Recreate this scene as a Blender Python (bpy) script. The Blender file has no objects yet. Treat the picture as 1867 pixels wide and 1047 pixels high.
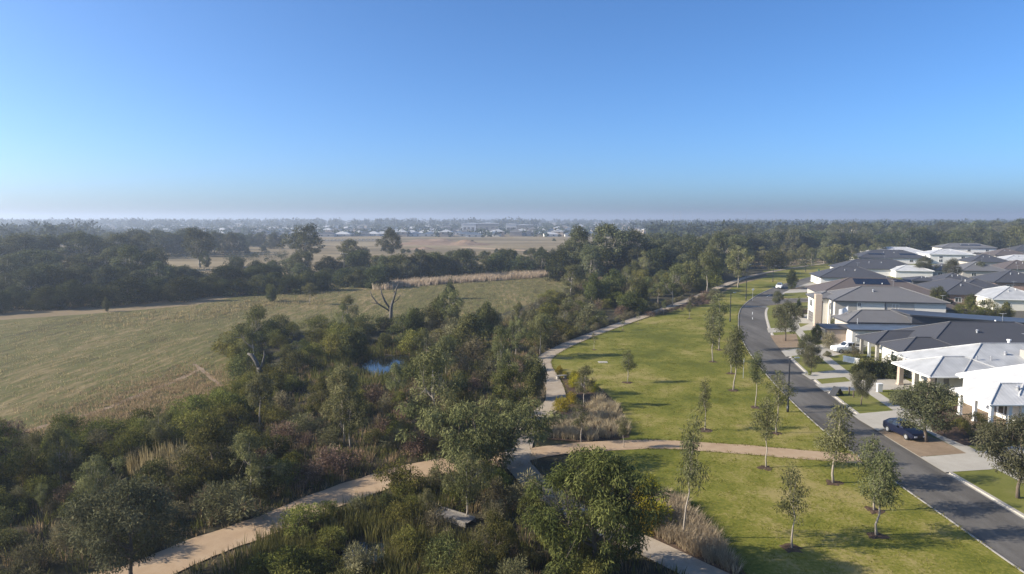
import bpy, bmesh, math, random
import numpy as np
from mathutils import Vector, Matrix
R = math.radians
random.seed(7)
sc = bpy.context.scene
col = sc.collection

# ------------------------------------------------------------------ camera
CAM_H = 22.0
F, CX, CY, HV = 1245.0, 933.5, 523.5, 398.0          # survey of the photograph: focal length, centre, horizon (in its pixels)
PITCH = math.atan((CY - HV) / F)
cam = bpy.data.cameras.new('camera')
cam.sensor_width = 36.0
cam.lens = 36.0 * F / 1867.0
cam.clip_start = 0.5
cam.clip_end = 40000.0
cam_o = bpy.data.objects.new('camera', cam)
cam_o.location = (0, 0, CAM_H)
cam_o.rotation_euler = (math.pi / 2 - PITCH, 0, 0)
col.objects.link(cam_o)
sc.camera = cam_o

# ------------------------------------------------------------------ world, sun, exposure
SUN_EL, SUN_AZ = R(26), R(-94)            # azimuth from +Y towards +X: the sun stands to the left
w = bpy.data.worlds.new('World')
sc.world = w
w.use_nodes = True
nt = w.node_tree
nt.nodes.clear()
sky = nt.nodes.new('ShaderNodeTexSky')
sky.sky_type = 'NISHITA'
sky.sun_disc = False
sky.sun_elevation = SUN_EL
sky.sun_rotation = SUN_AZ
sky.altitude = 0
sky.air_density = 0.6
sky.dust_density = 1.6
sky.ozone_density = 5.0
bg = nt.nodes.new('ShaderNodeBackground')
bg.inputs[1].default_value = 0.11
wo = nt.nodes.new('ShaderNodeOutputWorld')
hsv = nt.nodes.new('ShaderNodeHueSaturation')
hsv.inputs['Saturation'].default_value = 1.08
nt.links.new(sky.outputs[0], hsv.inputs['Color'])
wb = nt.nodes.new('ShaderNodeMix'); wb.data_type = 'RGBA'; wb.blend_type = 'MULTIPLY'
wb.inputs[0].default_value = 1.0; wb.inputs[7].default_value = (0.89, 1.01, 1.05, 1)
nt.links.new(hsv.outputs[0], wb.inputs[6])
nt.links.new(wb.outputs[2], bg.inputs[0])
nt.links.new(bg.outputs[0], wo.inputs[0])
sun = bpy.data.lights.new('sun', 'SUN')
sun.energy = 5.0
sun.angle = R(0.6)
sun.color = (1.0, 0.91, 0.77)
sun_o = bpy.data.objects.new('sun', sun)
sd = Vector((math.sin(SUN_AZ) * math.cos(SUN_EL), math.cos(SUN_AZ) * math.cos(SUN_EL), math.sin(SUN_EL)))
sun_o.rotation_euler = (-sd).to_track_quat('-Z', 'Y').to_euler()
sun_o.location = (-60, 0, 80)
col.objects.link(sun_o)
vs = sc.view_settings
vs.view_transform = 'Standard'
vs.look = 'None'
vs.gamma = 1.0
vs.use_curve_mapping = False
vs.exposure = 1.0
cy = sc.cycles
cy.use_denoising = True
cy.max_bounces = 6
cy.diffuse_bounces = 2
cy.glossy_bounces = 2
cy.transmission_bounces = 3
cy.volume_bounces = 1
cy.transparent_max_bounces = 6
cy.sample_clamp_indirect = 4.0
cy.use_fast_gi = False

# ------------------------------------------------------------------ helpers
CP, SP = math.cos(PITCH), math.sin(PITCH)
def G(u, v, z=0.0):
    """the point at height z that the survey pixel (u, v) of the photograph shows"""
    a, b = (u - CX) / F, -(v - CY) / F
    dx, dy, dz = a, CP + b * SP, -SP + b * CP
    t = (z - CAM_H) / dz
    return Vector((dx * t, dy * t, z))
def PXL(x, y, z=0.0):
    dz = z - CAM_H
    dep = y * CP - dz * SP
    return CX + F * x / dep, CY - F * (y * SP + dz * CP) / dep
def height(u, vb, vt):
    """height of a thing standing at (u, vb) whose top shows at vt"""
    p = G(u, vb)
    b = -(vt - CY) / F
    dy, dz = CP + b * SP, -SP + b * CP
    return CAM_H + dz / dy * p.y
ORDS = 'first second third fourth fifth sixth seventh eighth ninth tenth eleventh twelfth thirteenth fourteenth fifteenth sixteenth seventeenth eighteenth nineteenth twentieth'.split()
TENS = {2: 'twenty', 3: 'thirty', 4: 'forty', 5: 'fifty', 6: 'sixty', 7: 'seventy', 8: 'eighty', 9: 'ninety'}
TENTH = {3: 'thirtieth', 4: 'fortieth', 5: 'fiftieth', 6: 'sixtieth', 7: 'seventieth', 8: 'eightieth', 9: 'ninetieth'}
def ordinal(i):
    if i >= 99: return 'hundredth' if i == 99 else 'hundred-and-' + ordinal(i - 100)
    if i < 20: return ORDS[i]
    t, r = divmod(i + 1, 10)
    return TENTH[t] if r == 0 else TENS[t] + '-' + ORDS[r - 1]

def tag(o, label=None, cat=None, group=None, kind=None):
    if label: o['label'] = label
    if cat: o['category'] = cat
    if group: o['group'] = group
    if kind: o['kind'] = kind
    return o
def link(name, me, parent=None, loc=None):
    o = bpy.data.objects.new(name, me)
    col.objects.link(o)
    if parent: o.parent = parent
    if loc is not None: o.location = loc
    return o
def empty(name, loc=(0, 0, 0), rz=0.0):
    o = bpy.data.objects.new(name, None)
    o.empty_display_size = 0.3
    col.objects.link(o)
    o.location = loc
    o.rotation_euler = (0, 0, rz)
    return o
def children(o): return KIDS.get(o.name, [])
KIDS = {}

class MB:
    """collects boxes, tubes and faces; build() links them as one mesh object"""
    def __init__(s): s.v, s.f, s.m = [], [], []
    def face(s, pts, m=0):
        i = len(s.v); s.v += [tuple(p) for p in pts]; s.f.append(tuple(range(i, i + len(pts)))); s.m.append(m); return s
    def box(s, x0, x1, y0, y1, z0, z1, m=0):
        i = len(s.v)
        s.v += [(x0, y0, z0), (x1, y0, z0), (x1, y1, z0), (x0, y1, z0), (x0, y0, z1), (x1, y0, z1), (x1, y1, z1), (x0, y1, z1)]
        for f in ((0, 3, 2, 1), (4, 5, 6, 7), (0, 1, 5, 4), (1, 2, 6, 5), (2, 3, 7, 6), (3, 0, 4, 7)):
            s.f.append(tuple(i + k for k in f)); s.m.append(m)
        return s
    def tube(s, pts, rad, n=6, m=0, cap=True):
        pts = [Vector(p) for p in pts]
        if not hasattr(rad, '__len__'): rad = [rad] * len(pts)
        i0 = len(s.v)
        for k, p in enumerate(pts):
            d = (pts[min(k + 1, len(pts) - 1)] - pts[max(k - 1, 0)])
            d = d.normalized() if d.length > 1e-6 else Vector((0, 0, 1))
            a = d.cross(Vector((0.31, 0.95, 0.05)) if abs(d.z) > 0.6 else Vector((0, 0, 1))).normalized()
            b = d.cross(a)
            for j in range(n):
                t = 2 * math.pi * j / n
                q = p + (a * math.cos(t) + b * math.sin(t)) * rad[k]
                s.v.append((q.x, q.y, q.z))
        for k in range(len(pts) - 1):
            for j in range(n):
                j2 = (j + 1) % n
                s.f.append((i0 + k * n + j, i0 + k * n + j2, i0 + (k + 1) * n + j2, i0 + (k + 1) * n + j)); s.m.append(m)
        if cap:
            s.f.append(tuple(i0 + (len(pts) - 1) * n + j for j in range(n))); s.m.append(m)
            s.f.append(tuple(i0 + j for j in reversed(range(n)))); s.m.append(m)
        return s
    def mesh(s, name, mats, smooth=False):
        me = bpy.data.meshes.new(name)
        me.from_pydata(s.v, [], s.f)
        for m in (mats if isinstance(mats, (list, tuple)) else [mats]): me.materials.append(m)
        if any(s.m): me.polygons.foreach_set('material_index', s.m)
        if smooth: me.polygons.foreach_set('use_smooth', [True] * len(s.f))
        me.update()
        return me
    def build(s, name, mats, parent=None, smooth=False, loc=None):
        return link(name, s.mesh(name, mats, smooth), parent, loc)

# ------------------------------------------------------------------ materials
def _mat(name):
    m = bpy.data.materials.new(name); m.use_nodes = True
    t = m.node_tree; b = t.nodes['Principled BSDF']
    return m, t, b
def plain(name, c, rough=0.6, metal=0.0, spec=0.5, var=0.0, scale=3.0, bump=0.0):
    m, t, b = _mat(name)
    b.inputs['Base Color'].default_value = (*c, 1); b.inputs['Roughness'].default_value = rough
    b.inputs['Metallic'].default_value = metal; b.inputs['Specular IOR Level'].default_value = spec
    if var or bump:
        tc = t.nodes.new('ShaderNodeTexCoord'); n = t.nodes.new('ShaderNodeTexNoise')
        n.inputs['Scale'].default_value = scale; n.inputs['Detail'].default_value = 4
        t.links.new(tc.outputs['Object'], n.inputs['Vector'])
        mx = t.nodes.new('ShaderNodeMix'); mx.data_type = 'RGBA'
        mx.inputs[6].default_value = (*[k * (1 - var) for k in c], 1); mx.inputs[7].default_value = (*[min(1, k * (1 + var)) for k in c], 1)
        t.links.new(n.outputs[0], mx.inputs[0]); t.links.new(mx.outputs[2], b.inputs['Base Color'])
        if bump:
            bp = t.nodes.new('ShaderNodeBump'); bp.inputs['Strength'].default_value = bump; bp.inputs['Distance'].default_value = 0.02
            t.links.new(n.outputs[0], bp.inputs['Height']); t.links.new(bp.outputs[0], b.inputs['Normal'])
    return m
def ramp(t, fac, stops):
    r = t.nodes.new('ShaderNodeValToRGB')
    e = r.color_ramp.elements
    while len(e) < len(stops): e.new(0.5)
    for k, (p, c) in enumerate(stops): e[k].position = p; e[k].color = (*c, 1)
    t.links.new(fac, r.inputs[0]); return r.outputs[0]
def ground_mat(name, stops, big=0.03, mid=0.35, fine=6.0, wts=(0.45, 0.3, 0.25), stretch=(1, 1, 1), rough=0.95, bump=0.5, bdist=0.15):
    """soil, grass or gravel: three scales of noise through a colour ramp, the finer two also as relief"""
    m, t, b = _mat(name)
    b.inputs['Roughness'].default_value = rough; b.inputs['Specular IOR Level'].default_value = 0.15
    tc = t.nodes.new('ShaderNodeTexCoord'); mp = t.nodes.new('ShaderNodeMapping')
    mp.inputs['Scale'].default_value = stretch
    t.links.new(tc.outputs['Object'], mp.inputs[0])
    outs = []
    for s_, d_ in ((big, 3), (mid, 5), (fine, 4)):
        n = t.nodes.new('ShaderNodeTexNoise'); n.inputs['Scale'].default_value = s_; n.inputs['Detail'].default_value = d_
        n.inputs['Roughness'].default_value = 0.6
        t.links.new(mp.outputs[0], n.inputs['Vector']); outs.append(n.outputs[0])
    acc = None
    for o_, w_ in zip(outs, wts):
        ml = t.nodes.new('ShaderNodeMath'); ml.operation = 'MULTIPLY_ADD'
        t.links.new(o_, ml.inputs[0]); ml.inputs[1].default_value = w_
        if acc is None: ml.inputs[2].default_value = 0
        else: t.links.new(acc, ml.inputs[2])
        acc = ml.outputs[0]
    t.links.new(ramp(t, acc, stops), b.inputs['Base Color'])
    ad = t.nodes.new('ShaderNodeMath'); ad.operation = 'ADD'
    t.links.new(outs[1], ad.inputs[0]); t.links.new(outs[2], ad.inputs[1])
    bp = t.nodes.new('ShaderNodeBump'); bp.inputs['Strength'].default_value = bump; bp.inputs['Distance'].default_value = bdist
    t.links.new(ad.outputs[0], bp.inputs['Height']); t.links.new(bp.outputs[0], b.inputs['Normal'])
    return m
def leaf_mat(name, c1, c2, transl=0.25, vary=0.35):
    """leaf colour between two tones by the leaf's own tint; each plant a little different"""
    m = bpy.data.materials.new(name); m.use_nodes = True
    t = m.node_tree; t.nodes.clear()
    at = t.nodes.new('ShaderNodeAttribute'); at.attribute_name = 'tint'
    oi = t.nodes.new('ShaderNodeObjectInfo')
    mx = t.nodes.new('ShaderNodeMix'); mx.data_type = 'RGBA'
    mx.inputs[6].default_value = (*c1, 1); mx.inputs[7].default_value = (*c2, 1)
    t.links.new(at.outputs['Fac'], mx.inputs[0])
    hs = t.nodes.new('ShaderNodeHueSaturation')
    mr = t.nodes.new('ShaderNodeMapRange'); mr.inputs[3].default_value = 1 - vary; mr.inputs[4].default_value = 1 + vary
    t.links.new(oi.outputs['Random'], mr.inputs[0]); t.links.new(mr.outputs[0], hs.inputs['Value'])
    ml = t.nodes.new('ShaderNodeMath'); ml.operation = 'MULTIPLY'; ml.inputs[1].default_value = 7.31
    fr = t.nodes.new('ShaderNodeMath'); fr.operation = 'FRACT'
    mr2 = t.nodes.new('ShaderNodeMapRange'); mr2.inputs[3].default_value = 0.475; mr2.inputs[4].default_value = 0.52
    t.links.new(oi.outputs['Random'], ml.inputs[0]); t.links.new(ml.outputs[0], fr.inputs[0]); t.links.new(fr.outputs[0], mr2.inputs[0])
    t.links.new(mr2.outputs[0], hs.inputs['Hue']); t.links.new(mx.outputs[2], hs.inputs['Color'])
    d = t.nodes.new('ShaderNodeBsdfDiffuse'); tr = t.nodes.new('ShaderNodeBsdfTranslucent')
    ms = t.nodes.new('ShaderNodeMixShader'); ms.inputs[0].default_value = transl
    t.links.new(hs.outputs[0], d.inputs[0]); t.links.new(hs.outputs[0], tr.inputs[0])
    t.links.new(d.outputs[0], ms.inputs[1]); t.links.new(tr.outputs[0], ms.inputs[2])
    o = t.nodes.new('ShaderNodeOutputMaterial'); t.links.new(ms.outputs[0], o.inputs[0])
    return m
def tile_mat(name, c, rough=0.6, period=0.125, dark=0.6, var=0.22):
    """tiled roof: courses run level, so they repeat with height"""
    m, t, b = _mat(name)
    b.inputs['Roughness'].default_value = rough; b.inputs['Specular IOR Level'].default_value = 0.3
    tc = t.nodes.new('ShaderNodeTexCoord'); sp = t.nodes.new('ShaderNodeSeparateXYZ')
    t.links.new(tc.outputs['Object'], sp.inputs[0])
    dv = t.nodes.new('ShaderNodeMath'); dv.operation = 'DIVIDE'; dv.inputs[1].default_value = period
    t.links.new(sp.outputs[2], dv.inputs[0])
    fr = t.nodes.new('ShaderNodeMath'); fr.operation = 'FRACT'; t.links.new(dv.outputs[0], fr.inputs[0])
    n = t.nodes.new('ShaderNodeTexNoise'); n.inputs['Scale'].default_value = 4.0; n.inputs['Detail'].default_value = 6
    t.links.new(tc.outputs['Object'], n.inputs['Vector'])
    n2 = t.nodes.new('ShaderNodeTexNoise'); n2.inputs['Scale'].default_value = 0.5
    t.links.new(tc.outputs['Object'], n2.inputs['Vector'])
    gt = t.nodes.new('ShaderNodeMath'); gt.operation = 'LESS_THAN'; gt.inputs[1].default_value = 0.2
    t.links.new(fr.outputs[0], gt.inputs[0])
    mx = t.nodes.new('ShaderNodeMix'); mx.data_type = 'RGBA'
    mx.inputs[6].default_value = (*[k * (1 - var) for k in c], 1); mx.inputs[7].default_value = (*[k * (1 + var) for k in c], 1)
    av = t.nodes.new('ShaderNodeMath'); av.operation = 'MULTIPLY_ADD'; av.inputs[1].default_value = 0.5
    t.links.new(n.outputs[0], av.inputs[0])
    hv = t.nodes.new('ShaderNodeMath'); hv.operation = 'MULTIPLY'; hv.inputs[1].default_value = 0.5
    t.links.new(n2.outputs[0], hv.inputs[0]); t.links.new(hv.outputs[0], av.inputs[2])
    t.links.new(av.outputs[0], mx.inputs[0])
    m2 = t.nodes.new('ShaderNodeMix'); m2.data_type = 'RGBA'; m2.blend_type = 'MULTIPLY'
    m2.inputs[7].default_value = (dark, dark, dark, 1)
    t.links.new(gt.outputs[0], m2.inputs[0]); t.links.new(mx.outputs[2], m2.inputs[6])
    t.links.new(m2.outputs[2], b.inputs['Base Color'])
    bp = t.nodes.new('ShaderNodeBump'); bp.inputs['Strength'].default_value = 0.5; bp.inputs['Distance'].default_value = 0.03
    t.links.new(fr.outputs[0], bp.inputs['Height']); t.links.new(bp.outputs[0], b.inputs['Normal'])
    return m
def rib_mat(name, c, rough=0.45):
    """ribbed steel roof sheet: ribs run down the slope"""
    m, t, b = _mat(name)
    b.inputs['Roughness'].default_value = rough; b.inputs['Specular IOR Level'].default_value = 0.4
    tc = t.nodes.new('ShaderNodeTexCoord'); sp = t.nodes.new('ShaderNodeSeparateXYZ'); sn = t.nodes.new('ShaderNodeSeparateXYZ')
    t.links.new(tc.outputs['Object'], sp.inputs[0]); t.links.new(tc.outputs['Normal'], sn.inputs[0])
    ax = t.nodes.new('ShaderNodeMath'); ax.operation = 'ABSOLUTE'; t.links.new(sn.outputs[0], ax.inputs[0])
    gt = t.nodes.new('ShaderNodeMath'); gt.operation = 'GREATER_THAN'; gt.inputs[1].default_value = 0.12; t.links.new(ax.outputs[0], gt.inputs[0])
    mf = t.nodes.new('ShaderNodeMix'); mf.data_type = 'FLOAT'
    t.links.new(gt.outputs[0], mf.inputs[0]); t.links.new(sp.outputs[0], mf.inputs[2]); t.links.new(sp.outputs[1], mf.inputs[3])
    ml = t.nodes.new('ShaderNodeMath'); ml.operation = 'MULTIPLY'; ml.inputs[1].default_value = 2 * math.pi / 0.4; t.links.new(mf.outputs[0], ml.inputs[0])
    si = t.nodes.new('ShaderNodeMath'); si.operation = 'SINE'; t.links.new(ml.outputs[0], si.inputs[0])
    n = t.nodes.new('ShaderNodeTexNoise'); n.inputs['Scale'].default_value = 0.7; n.inputs['Detail'].default_value = 5
    t.links.new(tc.outputs['Object'], n.inputs['Vector'])
    lt = t.nodes.new('ShaderNodeMath'); lt.operation = 'GREATER_THAN'; lt.inputs[1].default_value = 0.8; t.links.new(si.outputs[0], lt.inputs[0])
    mm = t.nodes.new('ShaderNodeMix'); mm.data_type = 'RGBA'; mm.blend_type = 'MULTIPLY'; mm.inputs[7].default_value = (0.92, 0.92, 0.92, 1)  # shading of the ribs put into the colour as slightly darker lines
    t.links.new(lt.outputs[0], mm.inputs[0]); t.links.new(ramp(t, n.outputs[0], [(0.35, [k * 0.84 for k in c]), (0.65, [min(1, k * 1.06) for k in c])]), mm.inputs[6])
    t.links.new(mm.outputs[2], b.inputs['Base Color'])
    bp = t.nodes.new('ShaderNodeBump'); bp.inputs['Strength'].default_value = 0.2; bp.inputs['Distance'].default_value = 0.02
    t.links.new(si.outputs[0], bp.inputs['Height']); t.links.new(bp.outputs[0], b.inputs['Normal'])
    return m
def brick_mat(name, c1, c2, mortar=(0.4, 0.38, 0.35)):
    m, t, b = _mat(name); b.inputs['Roughness'].default_value = 0.9
    tc = t.nodes.new('ShaderNodeTexCoord'); mp = t.nodes.new('ShaderNodeMapping'); mp.inputs['Rotation'].default_value = (R(90), 0, R(45))
    br = t.nodes.new('ShaderNodeTexBrick'); br.inputs['Scale'].default_value = 3.0
    br.inputs['Color1'].default_value = (*c1, 1); br.inputs['Color2'].default_value = (*c2, 1); br.inputs['Mortar'].default_value = (*mortar, 1)
    t.links.new(tc.outputs['Object'], mp.inputs[0]); t.links.new(mp.outputs[0], br.inputs[0]); t.links.new(br.outputs[0], b.inputs['Base Color'])
    return m

M = {}
M['ground'] = ground_mat('dry_ground', [(0.3, (0.115, 0.085, 0.05)), (0.5, (0.20, 0.15, 0.085)), (0.7, (0.27, 0.205, 0.12))], big=0.008, mid=0.08, fine=0.9)
M['paddock'] = ground_mat('paddock_grass', [(0.42, (0.058, 0.050, 0.016)), (0.465, (0.098, 0.084, 0.028)), (0.50, (0.092, 0.094, 0.024)), (0.535, (0.135, 0.106, 0.044)), (0.59, (0.210, 0.160, 0.074))], big=0.04, mid=0.5, fine=2.6, stretch=(1.5, 0.22, 1), wts=(0.32, 0.42, 0.26), bump=0.8, bdist=0.25)
M['farfield'] = ground_mat('far_field', [(0.42, (0.1125, 0.0882, 0.0450)), (0.5, (0.1800, 0.1368, 0.0738)), (0.58, (0.2385, 0.1872, 0.1080))], big=0.012, mid=0.06, fine=0.5, stretch=(0.35, 1, 1))
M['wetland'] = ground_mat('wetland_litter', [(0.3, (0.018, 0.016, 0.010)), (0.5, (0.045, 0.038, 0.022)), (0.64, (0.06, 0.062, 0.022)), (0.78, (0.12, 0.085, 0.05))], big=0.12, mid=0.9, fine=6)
M['lawn'] = ground_mat('mown_lawn', [(0.42, (0.0800, 0.0874, 0.0102)), (0.47, (0.1135, 0.1172, 0.0149)), (0.525, (0.1637, 0.1516, 0.0270)), (0.585, (0.2465, 0.2000, 0.0725))], big=0.06, mid=0.3, fine=5.0, wts=(0.42, 0.28, 0.30), bump=0.6, bdist=0.06)
M['verge'] = ground_mat('verge_grass', [(0.3, (0.0791, 0.0884, 0.0149)), (0.5, (0.1302, 0.1321, 0.0279)), (0.7, (0.2000, 0.1721, 0.0698))], big=0.12, mid=0.6, fine=6, bump=0.5, bdist=0.05)
M['mulch'] = ground_mat('mulch', [(0.3, (0.035, 0.022, 0.014)), (0.5, (0.075, 0.048, 0.032)), (0.7, (0.14, 0.095, 0.065))], big=0.3, mid=2, fine=12)
M['gravel'] = ground_mat('gravel_path', [(0.3, (0.2520, 0.1722, 0.1050)), (0.5, (0.3360, 0.2394, 0.1512)), (0.7, (0.3948, 0.2982, 0.2016))], big=0.15, mid=1.2, fine=12, bump=0.3, bdist=0.03)
M['concpath'] = ground_mat('concrete_path', [(0.35, (0.2322, 0.1849, 0.1333)), (0.5, (0.3096, 0.2537, 0.1892)), (0.65, (0.3698, 0.3096, 0.2408))], big=0.2, mid=1.5, fine=12, bump=0.2, bdist=0.02)
M['concrete'] = ground_mat('driveway_concrete', [(0.3, (0.2856, 0.2604, 0.2142)), (0.5, (0.3528, 0.3234, 0.2730)), (0.7, (0.4116, 0.3822, 0.3276))], big=0.2, mid=1.2, fine=10, bump=0.15, bdist=0.02)
M['tan_gravel'] = ground_mat('tan_gravel', [(0.3, (0.1710, 0.1215, 0.0765)), (0.5, (0.2340, 0.1710, 0.1125)), (0.7, (0.2970, 0.2250, 0.1530))], big=0.3, mid=2, fine=14)
M['asphalt'] = ground_mat('asphalt', [(0.40, (0.0722, 0.0655, 0.0570)), (0.5, (0.1007, 0.0921, 0.0817)), (0.60, (0.1349, 0.1245, 0.1102))], big=0.15, mid=0.8, fine=14, stretch=(1.6, 0.25, 1), bump=0.25, bdist=0.02, rough=0.85)
M['kerb'] = plain('kerb_concrete', (0.34, 0.31, 0.265), 0.9, var=0.2, scale=1.5)
M['paint'] = plain('road_paint', (0.62, 0.62, 0.6), 0.7, var=0.2, scale=8)
M['dirt'] = ground_mat('bare_dirt', [(0.3, (0.14, 0.092, 0.062)), (0.5, (0.20, 0.138, 0.095)), (0.7, (0.26, 0.19, 0.135))], big=0.02, mid=0.15, fine=1.5)
m, t, b = _mat('pond_water'); M['water'] = m
b.inputs['Base Color'].default_value = (0.012, 0.018, 0.018, 1); b.inputs['Roughness'].default_value = 0.04; b.inputs['IOR'].default_value = 1.6
tc = t.nodes.new('ShaderNodeTexCoord'); n_ = t.nodes.new('ShaderNodeTexNoise'); n_.inputs['Scale'].default_value = 1.2
bp = t.nodes.new('ShaderNodeBump'); bp.inputs['Strength'].default_value = 0.08; bp.inputs['Distance'].default_value = 0.05
t.links.new(tc.outputs['Object'], n_.inputs['Vector']); t.links.new(n_.outputs[0], bp.inputs['Height']); t.links.new(bp.outputs[0], b.inputs['Normal'])
# leaves
M['gum'] = leaf_mat('gum_leaf', (0.068, 0.074, 0.028), (0.225, 0.215, 0.094), 0.28, 0.2)
M['lawn_leaf'] = leaf_mat('lawn_gum_leaf', (0.050, 0.057, 0.023), (0.165, 0.162, 0.074), 0.25, 0.2)
M['gum_dark'] = leaf_mat('dark_gum_leaf', (0.038, 0.047, 0.022), (0.160, 0.160, 0.078), 0.2, 0.3)
M['weep'] = leaf_mat('weeping_leaf', (0.042, 0.050, 0.015), (0.150, 0.146, 0.046), 0.26, 0.15)
M['acacia'] = leaf_mat('acacia_leaf', (0.024, 0.032, 0.014), (0.110, 0.116, 0.046), 0.15, 0.4)
M['bush'] = leaf_mat('bush_leaf', (0.058, 0.066, 0.016), (0.205, 0.200, 0.052), 0.25, 0.35)
M['dkbush'] = leaf_mat('dark_bush_leaf', (0.042, 0.050, 0.018), (0.155, 0.156, 0.056), 0.22, 0.4)
M['scrub'] = leaf_mat('scrub_leaf', (0.070, 0.067, 0.034), (0.240, 0.215, 0.115), 0.24, 0.4)
M['brown'] = leaf_mat('brown_scrub', (0.085, 0.058, 0.038), (0.230, 0.170, 0.115), 0.15, 0.3)
M['street'] = leaf_mat('street_tree_leaf', (0.045, 0.050, 0.026), (0.140, 0.136, 0.074), 0.2, 0.15)
M['yellow'] = leaf_mat('yellow_bush_leaf', (0.160, 0.140, 0.014), (0.38, 0.31, 0.035), 0.3, 0.2)
M['far'] = leaf_mat('far_tree_leaf', (0.022, 0.030, 0.018), (0.085, 0.092, 0.048), 0.15, 0.2)
M['reed'] = leaf_mat('reed_blade', (0.045, 0.055, 0.014), (0.175, 0.165, 0.055), 0.3, 0.0)
M['straw'] = leaf_mat('straw_blade', (0.24, 0.18, 0.115), (0.50, 0.40, 0.275), 0.45, 0.0)
M['dry'] = leaf_mat('dry_blade', (0.180, 0.135, 0.066), (0.40, 0.315, 0.175), 0.45, 0.0)
M['pale_reed'] = leaf_mat('pale_reed_blade', (0.31, 0.26, 0.165), (0.58, 0.50, 0.34), 0.5, 0.0)
M['turf'] = leaf_mat('turf_blade', (0.085, 0.095, 0.012), (0.205, 0.190, 0.040), 0.3, 0.0)
M['bark_pale'] = plain('pale_bark', (0.36, 0.31, 0.25), 0.9, var=0.45, scale=2.5, bump=0.4)
M['bark_mid'] = plain('grey_bark', (0.27, 0.23, 0.185), 0.9, var=0.5, scale=2.0, bump=0.4)
M['bark'] = plain('brown_bark', (0.105, 0.08, 0.058), 0.95, var=0.4, scale=4, bump=0.5)
M['bark_dead'] = plain('dead_wood', (0.11, 0.097, 0.083), 0.95, var=0.45, scale=2, bump=0.5)

# ------------------------------------------------------------------ setting: sheets and strips
def sheet(name, pts, z, mat, kind='structure', world=False):
    bm = bmesh.new()
    vs_ = [bm.verts.new((p[0], p[1], z)) for p in (pts if world else [G(u, v) for u, v in pts])]
    f = bm.faces.new(vs_)
    f.normal_update()
    if f.normal.z < 0: f.normal_flip()
    bmesh.ops.triangulate(bm, faces=[f])
    me = bpy.data.meshes.new(name); bm.to_mesh(me); bm.free(); me.materials.append(mat)
    return tag(link(name, me), kind=kind)
def smooth_line(pts, step=1.0):
    """Catmull-Rom through the points, resampled"""
    P = [Vector((p[0], p[1], 0)) for p in pts]
    P = [P[0] * 2 - P[1]] + P + [P[-1] * 2 - P[-2]]
    out = []
    for i in range(1, len(P) - 2):
        n = max(2, int((P[i + 1] - P[i]).length / step))
        for k in range(n):
            s_ = k / n
            out.append(0.5 * ((2 * P[i]) + (P[i + 1] - P[i - 1]) * s_ + (2 * P[i - 1] - 5 * P[i] + 4 * P[i + 1] - P[i + 2]) * s_ ** 2 + (3 * P[i] - 3 * P[i + 1] + P[i + 2] - P[i - 1]) * s_ ** 3))
    out.append(P[-2])
    return out
def normals(line):
    out = []
    for i in range(len(line)):
        d = line[min(i + 1, len(line) - 1)] - line[max(i - 1, 0)]
        d.normalize(); out.append(Vector((d.y, -d.x, 0)))     # to the right of travel
    return out
def strip(name, line, a, b_, z, mat, jit=0.0, kind='structure'):
    """a band between the offsets a and b_ to the right of a line"""
    N = normals(line); rg = random.Random(len(line)); mb = MB()
    L_, R_ = [], []
    ja = jb = 0
    for p, n in zip(line, N):
        ja = 0.7 * ja + rg.uniform(-jit, jit); jb = 0.7 * jb + rg.uniform(-jit, jit)
        L_.append(p + n * (a + ja)); R_.append(p + n * (b_ + jb))
    mb.v = [(q.x, q.y, z) for q in L_ + R_]
    k = len(line)
    for i in range(k - 1): mb.f.append((i, k + i, k + i + 1, i + 1)); mb.m.append(0)
    return tag(mb.build(name, mat), kind=kind)
def kerb(name, line, off, w_, z0, z1, mat):
    N = normals(line); mb = MB(); k = len(line)
    for o_, z in ((off, z0), (off + w_ * 0.15, z1), (off + w_, z1 + 0.004), (off + w_, z0)):
        for p, n in zip(line, N): mb.v.append((p.x + n.x * o_, p.y + n.y * o_, z))
    for r_ in range(3):
        for i in range(k - 1): mb.f.append((r_ * k + i, (r_ + 1) * k + i, (r_ + 1) * k + i + 1, r_ * k + i + 1)); mb.m.append(0)
    return tag(mb.build(name, mat), kind='structure')

ZP = 0.11                                             # level of lawn and verge, a kerb's height above the road
ground = sheet('ground', [(-9000, -60), (9000, -60), (9000, 9500), (-9000, 9500)], 0.0, M['ground'], world=True)
sheet('paddock', [(-400, 860), (-300, 590), (0, 584), (200, 570), (350, 557), (480, 532), (600, 522), (700, 516), (850, 504), (1000, 494), (1110, 500), (1120, 515), (1060, 560), (900, 640), (700, 690), (520, 760), (300, 830), (0, 850)], 0.012, M['paddock'])
sheet('far_field', [(180, 492), (1250, 492), (1250, 424), (1040, 424), (700, 432), (400, 438), (180, 446)], 0.014, M['farfield'])
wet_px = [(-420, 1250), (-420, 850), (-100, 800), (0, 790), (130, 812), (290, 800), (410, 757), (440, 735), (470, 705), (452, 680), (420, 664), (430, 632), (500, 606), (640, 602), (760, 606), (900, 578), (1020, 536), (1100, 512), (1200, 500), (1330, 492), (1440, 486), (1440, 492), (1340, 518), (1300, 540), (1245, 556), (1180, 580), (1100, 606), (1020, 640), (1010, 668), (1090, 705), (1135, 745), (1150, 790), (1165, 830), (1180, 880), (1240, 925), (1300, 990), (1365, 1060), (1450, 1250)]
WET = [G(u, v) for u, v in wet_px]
sheet('wetland_ground', wet_px, 0.05, M['wetland'])
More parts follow.
